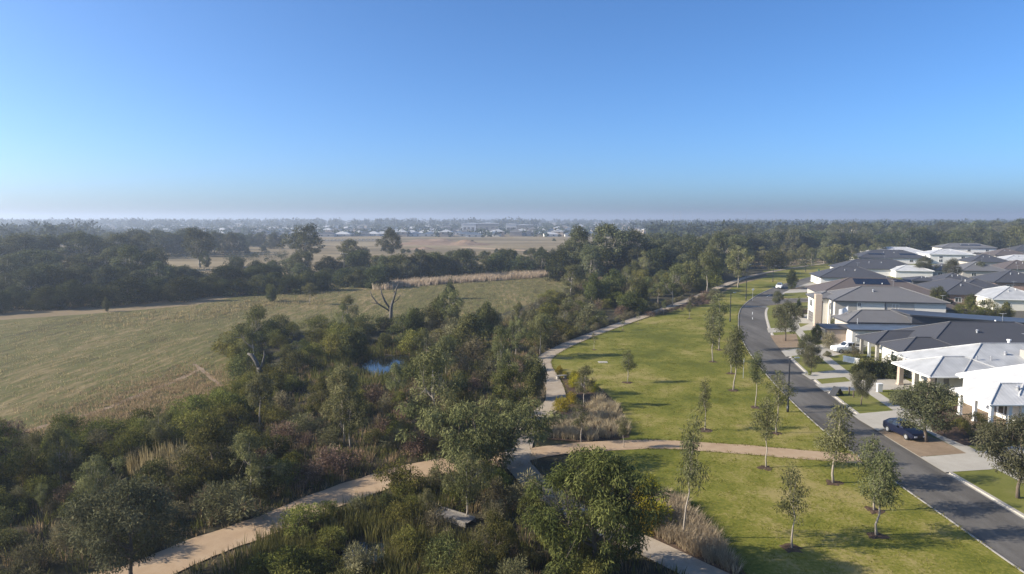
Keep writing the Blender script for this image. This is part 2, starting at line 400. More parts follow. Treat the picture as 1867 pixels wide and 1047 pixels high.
# roads
RL = smooth_line([(31.9, 20), (31.9, 40.9), (32.0, 46.8), (32.05, 53.7), (32.15, 61.8), (32.5, 70.2), (34.4, 85.1), (36.8, 99.5), (39.6, 113), (43.4, 128.3), (47.6, 141.9), (55.2, 163.5), (64.8, 184), (76, 204), (90, 226), (108, 250), (131, 281), (155, 310), (190, 345), (240, 385)], 1.5)
def offset_line(line, o): return [p + n * o for p, n in zip(line, normals(line))]
RW = 5.75
strip('road', RL, 0.0, RW, 0.02, M['asphalt'])
kerb('road_kerb_park_side', RL, 0.02, -0.16, 0.0, ZP + 0.004, M['kerb'])
KR = offset_line(RL, RW)
kerb('road_kerb_house_side', [p for p in KR if p.y < 168], -0.02, 0.34, 0.0, ZP + 0.004, M['kerb'])
kerb('road_kerb_far_house_side', [p for p in KR if p.y > 186], -0.02, 0.34, 0.0, ZP + 0.004, M['kerb'])
strip('channel_house_side', [p for p in KR if p.y < 168], -0.22, -0.02, 0.024, M['kerb'])
# side street
SS = smooth_line([(60.5, 171.5), (74, 180), (90, 184), (110, 183), (140, 178)], 2)
strip('side_street', SS, -4.2, 2.4, 0.026, M['asphalt'])
kerb('side_street_kerb_far', SS[5:], -4.2, -0.3, 0.0, ZP + 0.004, M['kerb'])
kerb('side_street_kerb_near', SS[5:], 2.4, 0.3, 0.0, ZP + 0.004, M['kerb'])
CLine = offset_line(RL, RW / 2)
for a_, b__ in ((147, 152), (155, 160), (190, 196)):
    seg = [p for p in CLine if a_ <= p.y <= b__]
    strip('road_marking', seg, -0.06, 0.06, 0.03, M['paint'])
bar = [Vector((57.5, 170.6, 0)), Vector((63.5, 168.2, 0))]
strip('road_marking', bar, -0.15, 0.15, 0.034, M['paint'])
# lawn: between path and road
lawn_px = [(1520, 1250), (1365, 1054), (1300, 985), (1240, 920), (1165, 885), (1120, 850), (1100, 828), (1150, 790), (1132, 745), (1095, 708), (1070, 690), (1010, 676), (998, 664), (1000, 652), (1020, 641), (1050, 629), (1100, 608), (1180, 581), (1240, 563), (1300, 545), (1345, 520), (1400, 505), (1470, 489), (1540, 479)]
lawn_pts = [G(u, v) for u, v in lawn_px] + [p - n * 0.2 for p, n in reversed([(p, n) for p, n in zip(RL, normals(RL)) if 28 < p.y < 320])]
sheet('lawn', lawn_pts, ZP, M['lawn'], world=True)
sheet('far_lawn', [(1400, 504), (1390, 494), (1470, 482), (1600, 474), (1600, 480), (1540, 484), (1480, 492)], ZP - 0.02, M['lawn'])
# verge and yards on the house side
vg = [p + n * 0.33 for p, n in zip(KR, normals(KR)) if 24 < p.y < 165] + [Vector((64, 170, 0)), Vector((75, 176.5, 0)), Vector((90, 180, 0)), Vector((200, 172, 0)), Vector((110, 60, 0)), Vector((95, 24, 0))]
sheet('verge', vg, ZP, M['verge'], world=True)
vg2 = [p + n * 0.33 for p, n in zip(KR, normals(KR)) if 190 < p.y < 330] + [Vector((300, 330, 0)), Vector((260, 180, 0)), Vector((140, 184, 0)), Vector((110, 188, 0)), Vector((90, 189, 0)), Vector((76, 186, 0))]
sheet('verge_far', vg2, ZP, M['verge'], world=True)
# paths
PATH = smooth_line([G(u, v) for u, v in [(1480, 1140), (1370, 1090), (1277, 1047), (1188, 1004), (1110, 968), (1045, 932), (985, 892), (954, 860), (942, 836), (962, 785), (988, 757), (1012, 733), (1012, 710), (1003, 690), (992, 670), (993, 656), (1014, 640), (1055, 621), (1104, 602), (1150, 586), (1182, 575), (1215, 563), (1242, 553), (1280, 538), (1320, 521), (1370, 504), (1440, 490), (1530, 478), (1620, 472)]], 0.8)
strip('concrete_path', PATH, -1.2, 1.2, ZP + 0.03, M['concpath'], jit=0.02)
GP1 = smooth_line([G(u, v) for u, v in [(-60, 1180), (120, 1100), (250, 1052), (350, 1010), (450, 972), (540, 938), (620, 905), (700, 877), (760, 860), (820, 850), (880, 843), (940, 838)]], 0.6)
strip('gravel_path', GP1, -1.75, 1.75, ZP + 0.012, M['gravel'], jit=0.10)
GP2 = smooth_line([G(u, v) for u, v in [(942, 836), (1000, 824), (1100, 815), (1180, 812), (1260, 815), (1350, 821), (1450, 830), (1530, 836), (1568, 839)]], 0.6)
strip('gravel_cross_path', GP2, -1.35, 1.35, ZP + 0.02, M['gravel'], jit=0.07)
FP = offset_line([p for p in KR if 30 < p.y < 160], 4.6)
strip('footpath', FP, 0.0, 1.5, ZP + 0.012, M['concrete'])
# driveways and pads
for nm, px, mt, dz in [
    ('driveway', [(1678, 836), (1722, 864), (1800, 859), (1900, 850), (1900, 806), (1811, 822), (1762, 829)], 'concrete', 0.024),
    ('gravel_pad', [(1605, 791), (1677, 835), (1762, 829), (1715, 805), (1660, 785), (1640, 776), (1588, 772)], 'tan_gravel', 0.018),
    ('driveway', [(1566, 768), (1600, 788), (1640, 776), (1700, 757), (1665, 745), (1625, 751), (1570, 756), (1553, 758)], 'concrete', 0.028),
    ('paved_yard', [(1700, 790), (1760, 815), (1900, 800), (1900, 730), (1760, 735), (1690, 760)], 'mulch', 0.020),
    ('porch_paving', [(1745, 748), (1775, 790), (1900, 780), (1900, 735), (1760, 735)], 'tan_gravel', 0.030),
    ('driveway', [(1461, 683), (1530, 676), (1556, 688), (1478, 694)], 'concrete', 0.024),
    ('driveway', [(1486, 703), (1552, 697), (1640, 688), (1665, 700), (1655, 712), (1590, 713), (1503, 716)], 'concrete', 0.024),
    ('driveway', [(1433, 652), (1470, 648), (1512, 652), (1560, 642), (1560, 628), (1520, 625), (1470, 634), (1424, 641)], 'concrete', 0.024),
    ('gravel_pad', [(1404, 613), (1452, 610), (1458, 634), (1424, 640), (1414, 628)], 'tan_gravel', 0.018),
    ('driveway', [(1401, 608), (1440, 606), (1480, 603), (1506, 594), (1490, 585), (1460, 598), (1398, 600)], 'concrete', 0.026),
    ('driveway', [(1432, 580), (1490, 571), (1520, 585), (1500, 592), (1440, 590)], 'concrete', 0.022),
    ('driveway', [(1425, 536), (1460, 534), (1510, 533), (1510, 526), (1460, 528), (1440, 529)], 'concrete', 0.022),
    ('driveway', [(1452, 524), (1500, 520), (1510, 514), (1470, 518)], 'concrete', 0.024),
    ('driveway', [(1475, 513), (1510, 511), (1520, 506), (1484, 508)], 'concrete', 0.024),
    ('gravel_pad', [(1440, 529), (1500, 527), (1500, 521), (1455, 524)], 'tan_gravel', 0.018),
    ('garden_bed', [(1440, 566), (1500, 560), (1505, 568), (1440, 576)], 'mulch', 0.018)]:
    sheet(nm, px, ZP + dz, M[mt])
sheet('mulch_bed', [(1196, 1000), (1240, 1020), (1310, 1050), (1352, 1054), (1300, 985), (1240, 920), (1185, 885), (1178, 930)], ZP + 0.014, M['mulch'])
sheet('mulch_bed', [(1035, 722), (1000, 760), (985, 802), (1060, 808), (1148, 800), (1140, 765), (1115, 735), (1085, 706), (1060, 690), (1022, 688)], ZP + 0.014, M['mulch'])
sheet('mulch_bed', [(1190, 574), (1240, 562), (1306, 553), (1310, 538), (1280, 542), (1240, 556)], ZP + 0.014, M['mulch'])
strip('dirt_track', smooth_line([G(u, v) for u, v in [(355, 664), (378, 684), (402, 706), (408, 728), (385, 748)]], 0.5), -0.3, 0.3, 0.03, M['tan_gravel'], jit=0.1)
strip('dirt_track', smooth_line([G(u, v) for u, v in [(-40, 815), (70, 780), (180, 750), (250, 722), (330, 690), (368, 672)]], 0.5), -0.4, 0.4, 0.022, M['tan_gravel'], jit=0.12)
sheet('pond', [(640, 674), (668, 659), (700, 651), (748, 649), (756, 662), (738, 677), (692, 686), (655, 684)], 0.06, M['water'])
sheet('pond', [(580, 1040), (605, 1008), (655, 990), (700, 992), (706, 1010), (672, 1034), (620, 1050)], 0.06, M['water'])

# ------------------------------------------------------------------ plants: meshes
def leaf_mesh(name, clumps, L, W, droop, seed, mat, flat_tint=0.75, spread=0.5):
    """clumps: (centre, (rx, ry, rz), count). Each leaf is one small rhombus; tint is its own shade of green"""
    rg = np.random.default_rng(seed)
    C, Rr, T, O = [], [], [], []
    for c, r, n in clumps:
        n = int(n)
        d = rg.normal(size=(n, 3)); d /= np.linalg.norm(d, axis=1)[:, None] + 1e-9
        q = rg.random(n) ** 0.42
        C.append(np.array(c)[None] + d * q[:, None] * np.array(r)[None]); O.append(d)
        T.append(np.clip(rg.normal(rg.random() * flat_tint + (1 - flat_tint) * 0.5, 0.2, n), 0, 1))
    P = np.concatenate(C); O = np.concatenate(O); T = np.concatenate(T); n = len(P)
    ax = O * (1 - droop) + np.array([0, 0, -1.0]) * droop + rg.normal(size=(n, 3)) * spread
    ax /= np.linalg.norm(ax, axis=1)[:, None] + 1e-9
    sd_ = np.cross(ax, O * 0.9 + np.array([0, 0, 0.35]) + rg.normal(size=(n, 3)) * 0.55); sd_ /= np.linalg.norm(sd_, axis=1)[:, None] + 1e-9
    l = L * rg.uniform(0.6, 1.3, n)[:, None]; w_ = W * rg.uniform(0.6, 1.3, n)[:, None]
    V = np.empty((n, 4, 3), np.float32)
    V[:, 0] = P; V[:, 1] = P + ax * l * 0.45 + sd_ * w_ * 0.5; V[:, 2] = P + ax * l; V[:, 3] = P + ax * l * 0.45 - sd_ * w_ * 0.5
    return quad_mesh(name, V, T, mat)
def quad_mesh(name, V, T, mat):
    n = len(V)
    me = bpy.data.meshes.new(name)
    me.vertices.add(n * 4); me.vertices.foreach_set('co', np.ascontiguousarray(V, np.float32).reshape(-1))
    me.loops.add(n * 4); me.loops.foreach_set('vertex_index', np.arange(n * 4, dtype=np.int32))
    me.polygons.add(n); me.polygons.foreach_set('loop_start', np.arange(0, n * 4, 4, dtype=np.int32))
    a = me.attributes.new('tint', 'FLOAT', 'FACE'); a.data.foreach_set('value', np.asarray(T, np.float32))
    me.materials.append(mat); me.update(calc_edges=True)
    return me
def bezier(a, b, bend, n=5):
    a, b = Vector(a), Vector(b); mid = (a + b) / 2 + Vector(bend)
    return [a * (1 - t) ** 2 + mid * 2 * t * (1 - t) + b * t * t for t in [k / n for k in range(n + 1)]]
PROF = {
    'gum': lambda t: 0.45 + 0.75 * math.sin(math.pi * min(1, t * 0.95 + 0.05)) ** 0.7 - 0.25 * t,
    'slim': lambda t: 0.30 + 0.8 * math.sin(math.pi * (0.15 + 0.75 * t)) - 0.2 * t,
    'umbrella': lambda t: 0.35 + 0.85 * t ** 0.6 if t < 0.75 else 1.1 - 1.9 * (t - 0.75),
    'round': lambda t: math.sqrt(max(0.05, 1 - (2 * t - 0.9) ** 2)),
    'broad': lambda t: (0.75 + 0.4 * t) if t < 0.55 else math.sqrt(max(0.03, 1 - ((t - 0.55) / 0.46) ** 2)) * 0.97,
    'dome': lambda t: math.sqrt(max(0.04, 1 - t * t)),
    'cone': lambda t: max(0.06, 1 - t) ** 0.8}
def make_tree(seed, H, cb, RR, nc, cr, prof, L, W, nl, droop, tr, leaf, bark, limbs=4, lean=(0, 0), flat=0.75, stems=1, core=0.25, spread=0.5, forkz=0.35, lobe=0.22):
    """trunk (with limbs) and crown of one plant, H metres high"""
    rg = random.Random(seed)
    pf = PROF[prof]
    cl = []
    tries = 0
    p1, p2, p3 = rg.random() * 6.3, rg.random() * 6.3, rg.random() * 6.3
    while len(cl) < nc and tries < nc * 30:
        tries += 1
        t = rg.random() ** 0.85
        z = cb + (H - cb - cr * flat * 0.8) * t
        a = rg.random() * 2 * math.pi
        lob = 1 + lobe * (math.sin(2 * a + p1 + 3 * t) + 0.8 * math.sin(3 * a + p2 - 4 * t) + 0.5 * math.sin(7 * t + p3))
        r = RR * pf(t) * lob * math.sqrt(rg.uniform(core, 1.0)) - cr * 0.35
        f = z / H
        c = Vector((r * math.cos(a) + lean[0] * f, r * math.sin(a) + lean[1] * f, z))
        if all((c - k[0]).length > cr * 0.75 for k in cl): cl.append((c, cr * rg.uniform(0.5, 1.3)))
    clumps = [(c, (k, k, k * flat), nl * (k / cr) ** 2) for c, k in cl]
    crown = leaf_mesh('crown', clumps, L, W, droop, seed, leaf, spread=spread)
    mb = MB()
    for s_ in range(stems):
        ox, oy = (rg.uniform(-.35, .35) * RR * 0.4, rg.uniform(-.35, .35) * RR * 0.4) if stems > 1 else (0, 0)
        top = Vector((lean[0] * 0.85 + ox * 3, lean[1] * 0.85 + oy * 3, H * 0.85))
        tp = [Vector((ox * 0.3, oy * 0.3, -0.15))]
        n = 7
        for k in range(1, n + 1):
            f = k / n
            tp.append(Vector((ox * 0.3, oy * 0.3, 0)).lerp(top, f) + Vector((rg.uniform(-1, 1), rg.uniform(-1, 1), 0)) * H * 0.018)
        rad = [tr * (1.25 if k == 0 else 1 - 0.85 * k / n) / math.sqrt(stems) for k in range(n + 1)]
        mb.tube(tp, rad, 7)
        mine = [c for i, c in enumerate(cl) if i % stems == s_]
        mine.sort(key=lambda c: math.atan2(c[0].y, c[0].x))
        per = max(1, len(mine) // max(1, limbs))
        for i in range(0, len(mine), per):
            grp = mine[i:i + per]
            if not grp: continue
            cen = sum((c for c, _ in grp), Vector()) / len(grp)
            hz = max(cb * 0.55, min(cen.z - math.hypot(cen.x, cen.y) * 0.9, H * 0.7), H * forkz * 0.6)
            f = min(0.98, max(0.02, hz / (H * 0.85))) * n
            k0 = int(f); st = tp[k0].lerp(tp[min(k0 + 1, n)], f - k0)
            r0 = max(0.012, rad[k0] * 0.62)
            path = bezier(st, cen, (0, 0, -0.06 * H), 5)
            mb.tube(path, [r0 * (1 - 0.65 * q / 5) for q in range(6)], 5, cap=False)
            for c, k in grp:
                q = path[3 if rg.random() < 0.5 else 4]
                mb.tube(bezier(q, c + Vector((0, 0, k * 0.2)), (rg.uniform(-.2, .2) * k, rg.uniform(-.2, .2) * k, 0.1 * k), 3), [r0 * 0.36, r0 * 0.28, r0 * 0.2, r0 * 0.08], 4, cap=False)
    trunk = mb.mesh('trunk', bark, smooth=True)
    return (trunk, crown, H)

def protos(n, s0, **k):
    out = []
    for i in range(n):
        kk = {}
        rg = random.Random(s0 * 100 + i)
        for a, v in k.items():
            kk[a] = rg.uniform(*v) if isinstance(v, tuple) and a not in ('lean',) else v
        kk['nc'] = int(kk['nc']); kk['limbs'] = int(kk.get('limbs', 4))
        out.append(make_tree(s0 * 100 + i, **kk))
    return out
PL = {}
PL['lawn_gum'] = protos(8, 1, H=6.5, cb=(2.0, 2.9), RR=(0.95, 1.35), nc=(18, 27), cr=0.55, prof='slim', L=0.24, W=0.06, nl=135, droop=0.55, tr=0.08, leaf=M['lawn_leaf'], bark=M['bark_mid'], limbs=5, flat=0.95, core=0.02, forkz=0.45, lobe=0.3)
PL['sapling'] = protos(3, 2, H=4.2, cb=(2.0, 2.4), RR=(0.7, 1.0), nc=(9, 13), cr=0.42, prof='slim', L=0.22, W=0.06, nl=70, droop=0.55, tr=0.045, leaf=M['gum'], bark=M['bark_pale'], limbs=3, flat=0.9, core=0.05)
PL['wet_gum'] = protos(6, 3, H=9.0, cb=(2.4, 3.6), RR=(2.5, 3.2), nc=(28, 38), cr=0.9, prof='gum', L=0.34, W=0.10, nl=210, droop=0.5, tr=0.16, leaf=M['gum'], bark=M['bark_mid'], limbs=5, flat=0.8, core=0.12, lobe=0.3)
PL['big_gum'] = protos(6, 4, H=17.0, cb=(4.5, 6.5), RR=(5.8, 7.4), nc=(50, 64), cr=1.7, prof='gum', L=0.62, W=0.26, nl=170, droop=0.4, tr=0.42, leaf=M['gum_dark'], bark=M['bark_pale'], limbs=6, flat=0.6, core=0.2, lobe=0.3)
PL['belt_gum'] = protos(5, 15, H=14.0, cb=(1.2, 2.2), RR=(5.2, 6.4), nc=(66, 80), cr=1.6, prof='gum', L=0.6, W=0.26, nl=160, droop=0.35, tr=0.34, leaf=M['gum_dark'], bark=M['bark_pale'], limbs=7, flat=0.65, core=0.3, lobe=0.28)
PL['dense'] = protos(6, 5, H=9.0, cb=(0.3, 0.7), RR=(5.0, 6.2), nc=(60, 74), cr=1.45, prof='dome', L=0.45, W=0.2, nl=185, droop=0.2, tr=0.2, leaf=M['acacia'], bark=M['bark'], limbs=6, flat=0.7, core=0.3, stems=3, lobe=0.25)
PL['shrub_tree'] = protos(4, 16, H=6.0, cb=(0.4, 0.9), RR=(2.2, 2.7), nc=(44, 52), cr=0.85, prof='round', L=0.32, W=0.12, nl=190, droop=0.25, tr=0.13, leaf=M['dkbush'], bark=M['bark'], limbs=6, flat=0.85, core=0.25, stems=2, lobe=0.25)
PL['street_tree'] = protos(4, 6, H=6.5, cb=(1.4, 1.8), RR=(2.5, 2.9), nc=(48, 56), cr=0.75, prof='round', L=0.22, W=0.07, nl=290, droop=0.45, tr=0.14, leaf=M['street'], bark=M['bark'], limbs=6, flat=0.85, core=0.25, lobe=0.2)
PL['bush'] = protos(5, 7, H=2.6, cb=0.3, RR=(1.7, 2.2), nc=(28, 36), cr=0.55, prof='dome', L=0.18, W=0.07, nl=170, droop=0.05, tr=0.06, leaf=M['bush'], bark=M['bark'], limbs=5, flat=0.75, core=0.3, stems=3, lobe=0.25)
PL['dark_bush'] = protos(4, 17, H=2.6, cb=0.3, RR=(1.6, 2.1), nc=(28, 36), cr=0.55, prof='dome', L=0.18, W=0.07, nl=160, droop=0.05, tr=0.06, leaf=M['dkbush'], bark=M['bark'], limbs=5, flat=0.8, core=0.3, stems=3, lobe=0.25)
PL['scrub'] = protos(6, 8, H=2.4, cb=0.3, RR=(1.2, 1.7), nc=(24, 32), cr=0.45, prof='dome', L=0.24, W=0.05, nl=110, droop=-0.35, tr=0.05, leaf=M['scrub'], bark=M['bark'], limbs=5, flat=1.1, core=0.15, stems=4, spread=0.4, lobe=0.3)
PL['brown_scrub'] = protos(4, 9, H=1.9, cb=0.2, RR=(1.0, 1.4), nc=(18, 24), cr=0.42, prof='dome', L=0.26, W=0.04, nl=90, droop=-0.4, tr=0.04, leaf=M['brown'], bark=M['bark'], limbs=5, flat=1.1, core=0.15, stems=4, spread=0.45, lobe=0.3)
PL['yellow_bush'] = protos(2, 10, H=1.7, cb=0.15, RR=(0.9, 1.1), nc=(20, 24), cr=0.4, prof='dome', L=0.24, W=0.05, nl=110, droop=-0.3, tr=0.03, leaf=M['yellow'], bark=M['bark'], limbs=4, flat=1.1, core=0.2, stems=3, spread=0.4)
PL['conifer'] = protos(2, 11, H=3.2, cb=0.25, RR=(0.75, 0.85), nc=(30, 34), cr=0.36, prof='cone', L=0.16, W=0.06, nl=130, droop=-0.2, tr=0.06, leaf=M['acacia'], bark=M['bark'], limbs=4, flat=1.2, core=0.3, lobe=0.1)
PL['weeping'] = [make_tree(1201, 8.4, 1.2, 3.6, 104, 0.72, 'broad', 0.30, 0.07, 280, 0.6, 0.2, M['weep'], M['bark'], limbs=9, flat=1.05, core=0.08, spread=0.45, lobe=0.26)]
PL['spreading'] = [make_tree(1301, 6.6, 1.5, 4.6, 92, 0.8, 'umbrella', 0.32, 0.075, 260, 0.7, 0.2, M['gum'], M['bark'], limbs=7, flat=0.75, core=0.15, lean=(-1.7, 0.3), spread=0.35, lobe=0.25)]
PL['green_gum'] = protos(3, 14, H=7.0, cb=(0.9, 1.6), RR=(2.5, 3.0), nc=(40, 48), cr=0.8, prof='round', L=0.30, W=0.09, nl=220, droop=0.45, tr=0.13, leaf=M['weep'], bark=M['bark'], limbs=6, flat=0.9, core=0.2, lobe=0.28)

def place(kind, p, h, name, label=None, cat='tree', group=None, rz=None, var=None, wide=1.0, z=None, rg=random):
    """one plant: a copy of a prototype's trunk and crown under an Empty of its own"""
    pr = PL[kind][rg.randrange(len(PL[kind])) if var is None else var]
    e = empty(name, (p[0], p[1], 0.05 if z is None else z), rg.random() * 6.283 if rz is None else rz)
    s_ = h / pr[2]
    e.scale = (s_ * wide, s_ * wide, s_)
    e.rotation_euler.x, e.rotation_euler.y = rg.gauss(0, 0.03), rg.gauss(0, 0.03)
    a, b_ = ('trunk', 'crown') if cat == 'tree' else ('stem', 'foliage')
    link(a, pr[0], e); link(b_, pr[1], e)
    tag(e, label, cat, group)
    return e
def number(objs, fmt, group):
    """labels by place in the row, counted from the left of the photograph"""
    objs.sort(key=lambda o: o.location.x / max(1, o.location.y))
    for i, o in enumerate(objs):
        o['label'] = fmt.replace('#', ordinal(i)); o['group'] = group

# ------------------------------------------------------------------ lawn trees (each read off the photograph: foot, top)
LAWN = [
    (1144, 698, 634, 'lone slim young gum in middle of lawn near concrete pad', 'lawn_gum', 1.0),
    (1083, 638, 607, 'tiny gum sapling on lawn near inside bend of concrete path', 'sapling', 1.1),
    (1135, 602, 580, 'small gum sapling beside path, second along its inner edge', 'sapling', 1.0),
    (1163, 591, 570, 'small gum sapling beside path, third along its inner edge', 'sapling', 1.0),
    (1210, 574, 545, 'slim gum by grass bed edging the far lawn', 'lawn_gum', 0.9),
    (1257, 581, 548, 'thin gum on far lawn short of the mulch bed', 'lawn_gum', 0.9),
    (1311, 638, 528, 'tall slender gum at kerb side of lawn, farthest of its line', 'lawn_gum', 0.85),
    (1300, 660, 558, 'tall slender gum at kerb side of lawn with bare lower trunk', 'lawn_gum', 0.85),
    (1333, 681, 600, 'gum half hidden behind a taller one by the road bend', 'lawn_gum', 0.9),
    (1337, 712, 588, 'tall pale trunked gum by the road bend', 'lawn_gum', 0.85),
    (1285, 785, 690, 'small topped gum on lawn above the gravel cross path', 'lawn_gum', 0.8),
    (1377, 743, 635, 'thin sparse gum at kerb just behind black lamp post', 'lawn_gum', 0.75),
    (1416, 790, 672, 'leafy gum standing on lawn beside the black lamp post', 'lawn_gum', 0.9),
    (1397, 853, 718, 'slender gum just below the gravel cross path, bare white trunk', 'lawn_gum', 0.8),
    (1244, 984, 740, 'tall pale trunked gum rising out of the straw grass bed', 'lawn_gum', 0.62),
    (1520, 881, 735, 'full crowned pale trunk gum at road end of gravel cross path', 'lawn_gum', 1.25),
    (1594, 931, 786, 'gum by the kerb, farther of two overlapping ones', 'lawn_gum', 1.1),
    (1598, 977, 815, 'gum by the kerb, nearer of two overlapping ones', 'lawn_gum', 1.1),
    (1444, 1000, 845, 'small crowned young gum in middle of the near lawn', 'lawn_gum', 0.95)]
rg = random.Random(5)
for i, (u, vb, vt, lab, kd, wd) in enumerate(LAWN):
    p = G(u, vb, ZP)
    e = place(kd, p, height(u, vb, vt), 'young_gum_tree', lab, 'tree', 'young gums planted on the lawn', var=i % len(PL[kd]), wide=wd, z=ZP, rg=rg)
    mb = MB(); n = 14
    rr = [rg.uniform(0.4, 0.9) * (0.6 if kd == 'sapling' else 1) for _ in range(n)]
    s_ = e.scale[0]
    ring = [(math.cos(k * 6.283 / n) * rr[k], math.sin(k * 6.283 / n) * rr[k], ZP + 0.008) for k in range(n)]
    mb.v = [(0, 0, ZP + 0.06)] + [(x * 0.6, y * 0.6, ZP + 0.07) for x, y, _ in ring] + ring
    for k in range(n):
        k2 = (k + 1) % n
        mb.f += [(0, 1 + k, 1 + k2), (1 + k, 1 + n + k, 1 + n + k2, 1 + k2)]; mb.m += [0, 0]
    tag(mb.build('mulch_ring', M['mulch'], loc=(p.x, p.y, 0)), kind='structure')
# verge trees on the house side
for u, vb, vt, kd, wd, lab in [
    (1432, 622, 546, 'street_tree', 0.85, 'dense grey green street tree by kerb before two storey house'),
    (1471, 662, 606, 'street_tree', 0.8, 'rounded street tree beside the white utility truck driveway'),
    (1479, 679, 626, 'street_tree', 0.7, 'small street tree on verge, just nearer than its rounded neighbour'),
    (1570, 738, 671, 'street_tree', 0.75, 'small dark street tree on verge lawn beside black folded frame'),
    (1688, 806, 692, 'street_tree', 1.3, 'large rounded street tree shading the dark blue car'),
    (1856, 908, 752, 'street_tree', 0.95, 'big olive street tree near the white porch house driveway'),
    (1444, 527, 487, 'shrub_tree', 0.55, 'dark upright tree at kerb beside the oncoming white van'),
    (1418, 560, 528, 'street_tree', 0.7, 'thin brownish street tree at corner of the side street')]:
    place(kd, G(u, vb, ZP), height(u, vb, vt), 'street_tree', lab, 'tree', 'street trees on the house side', wide=wd, z=ZP, rg=rg)

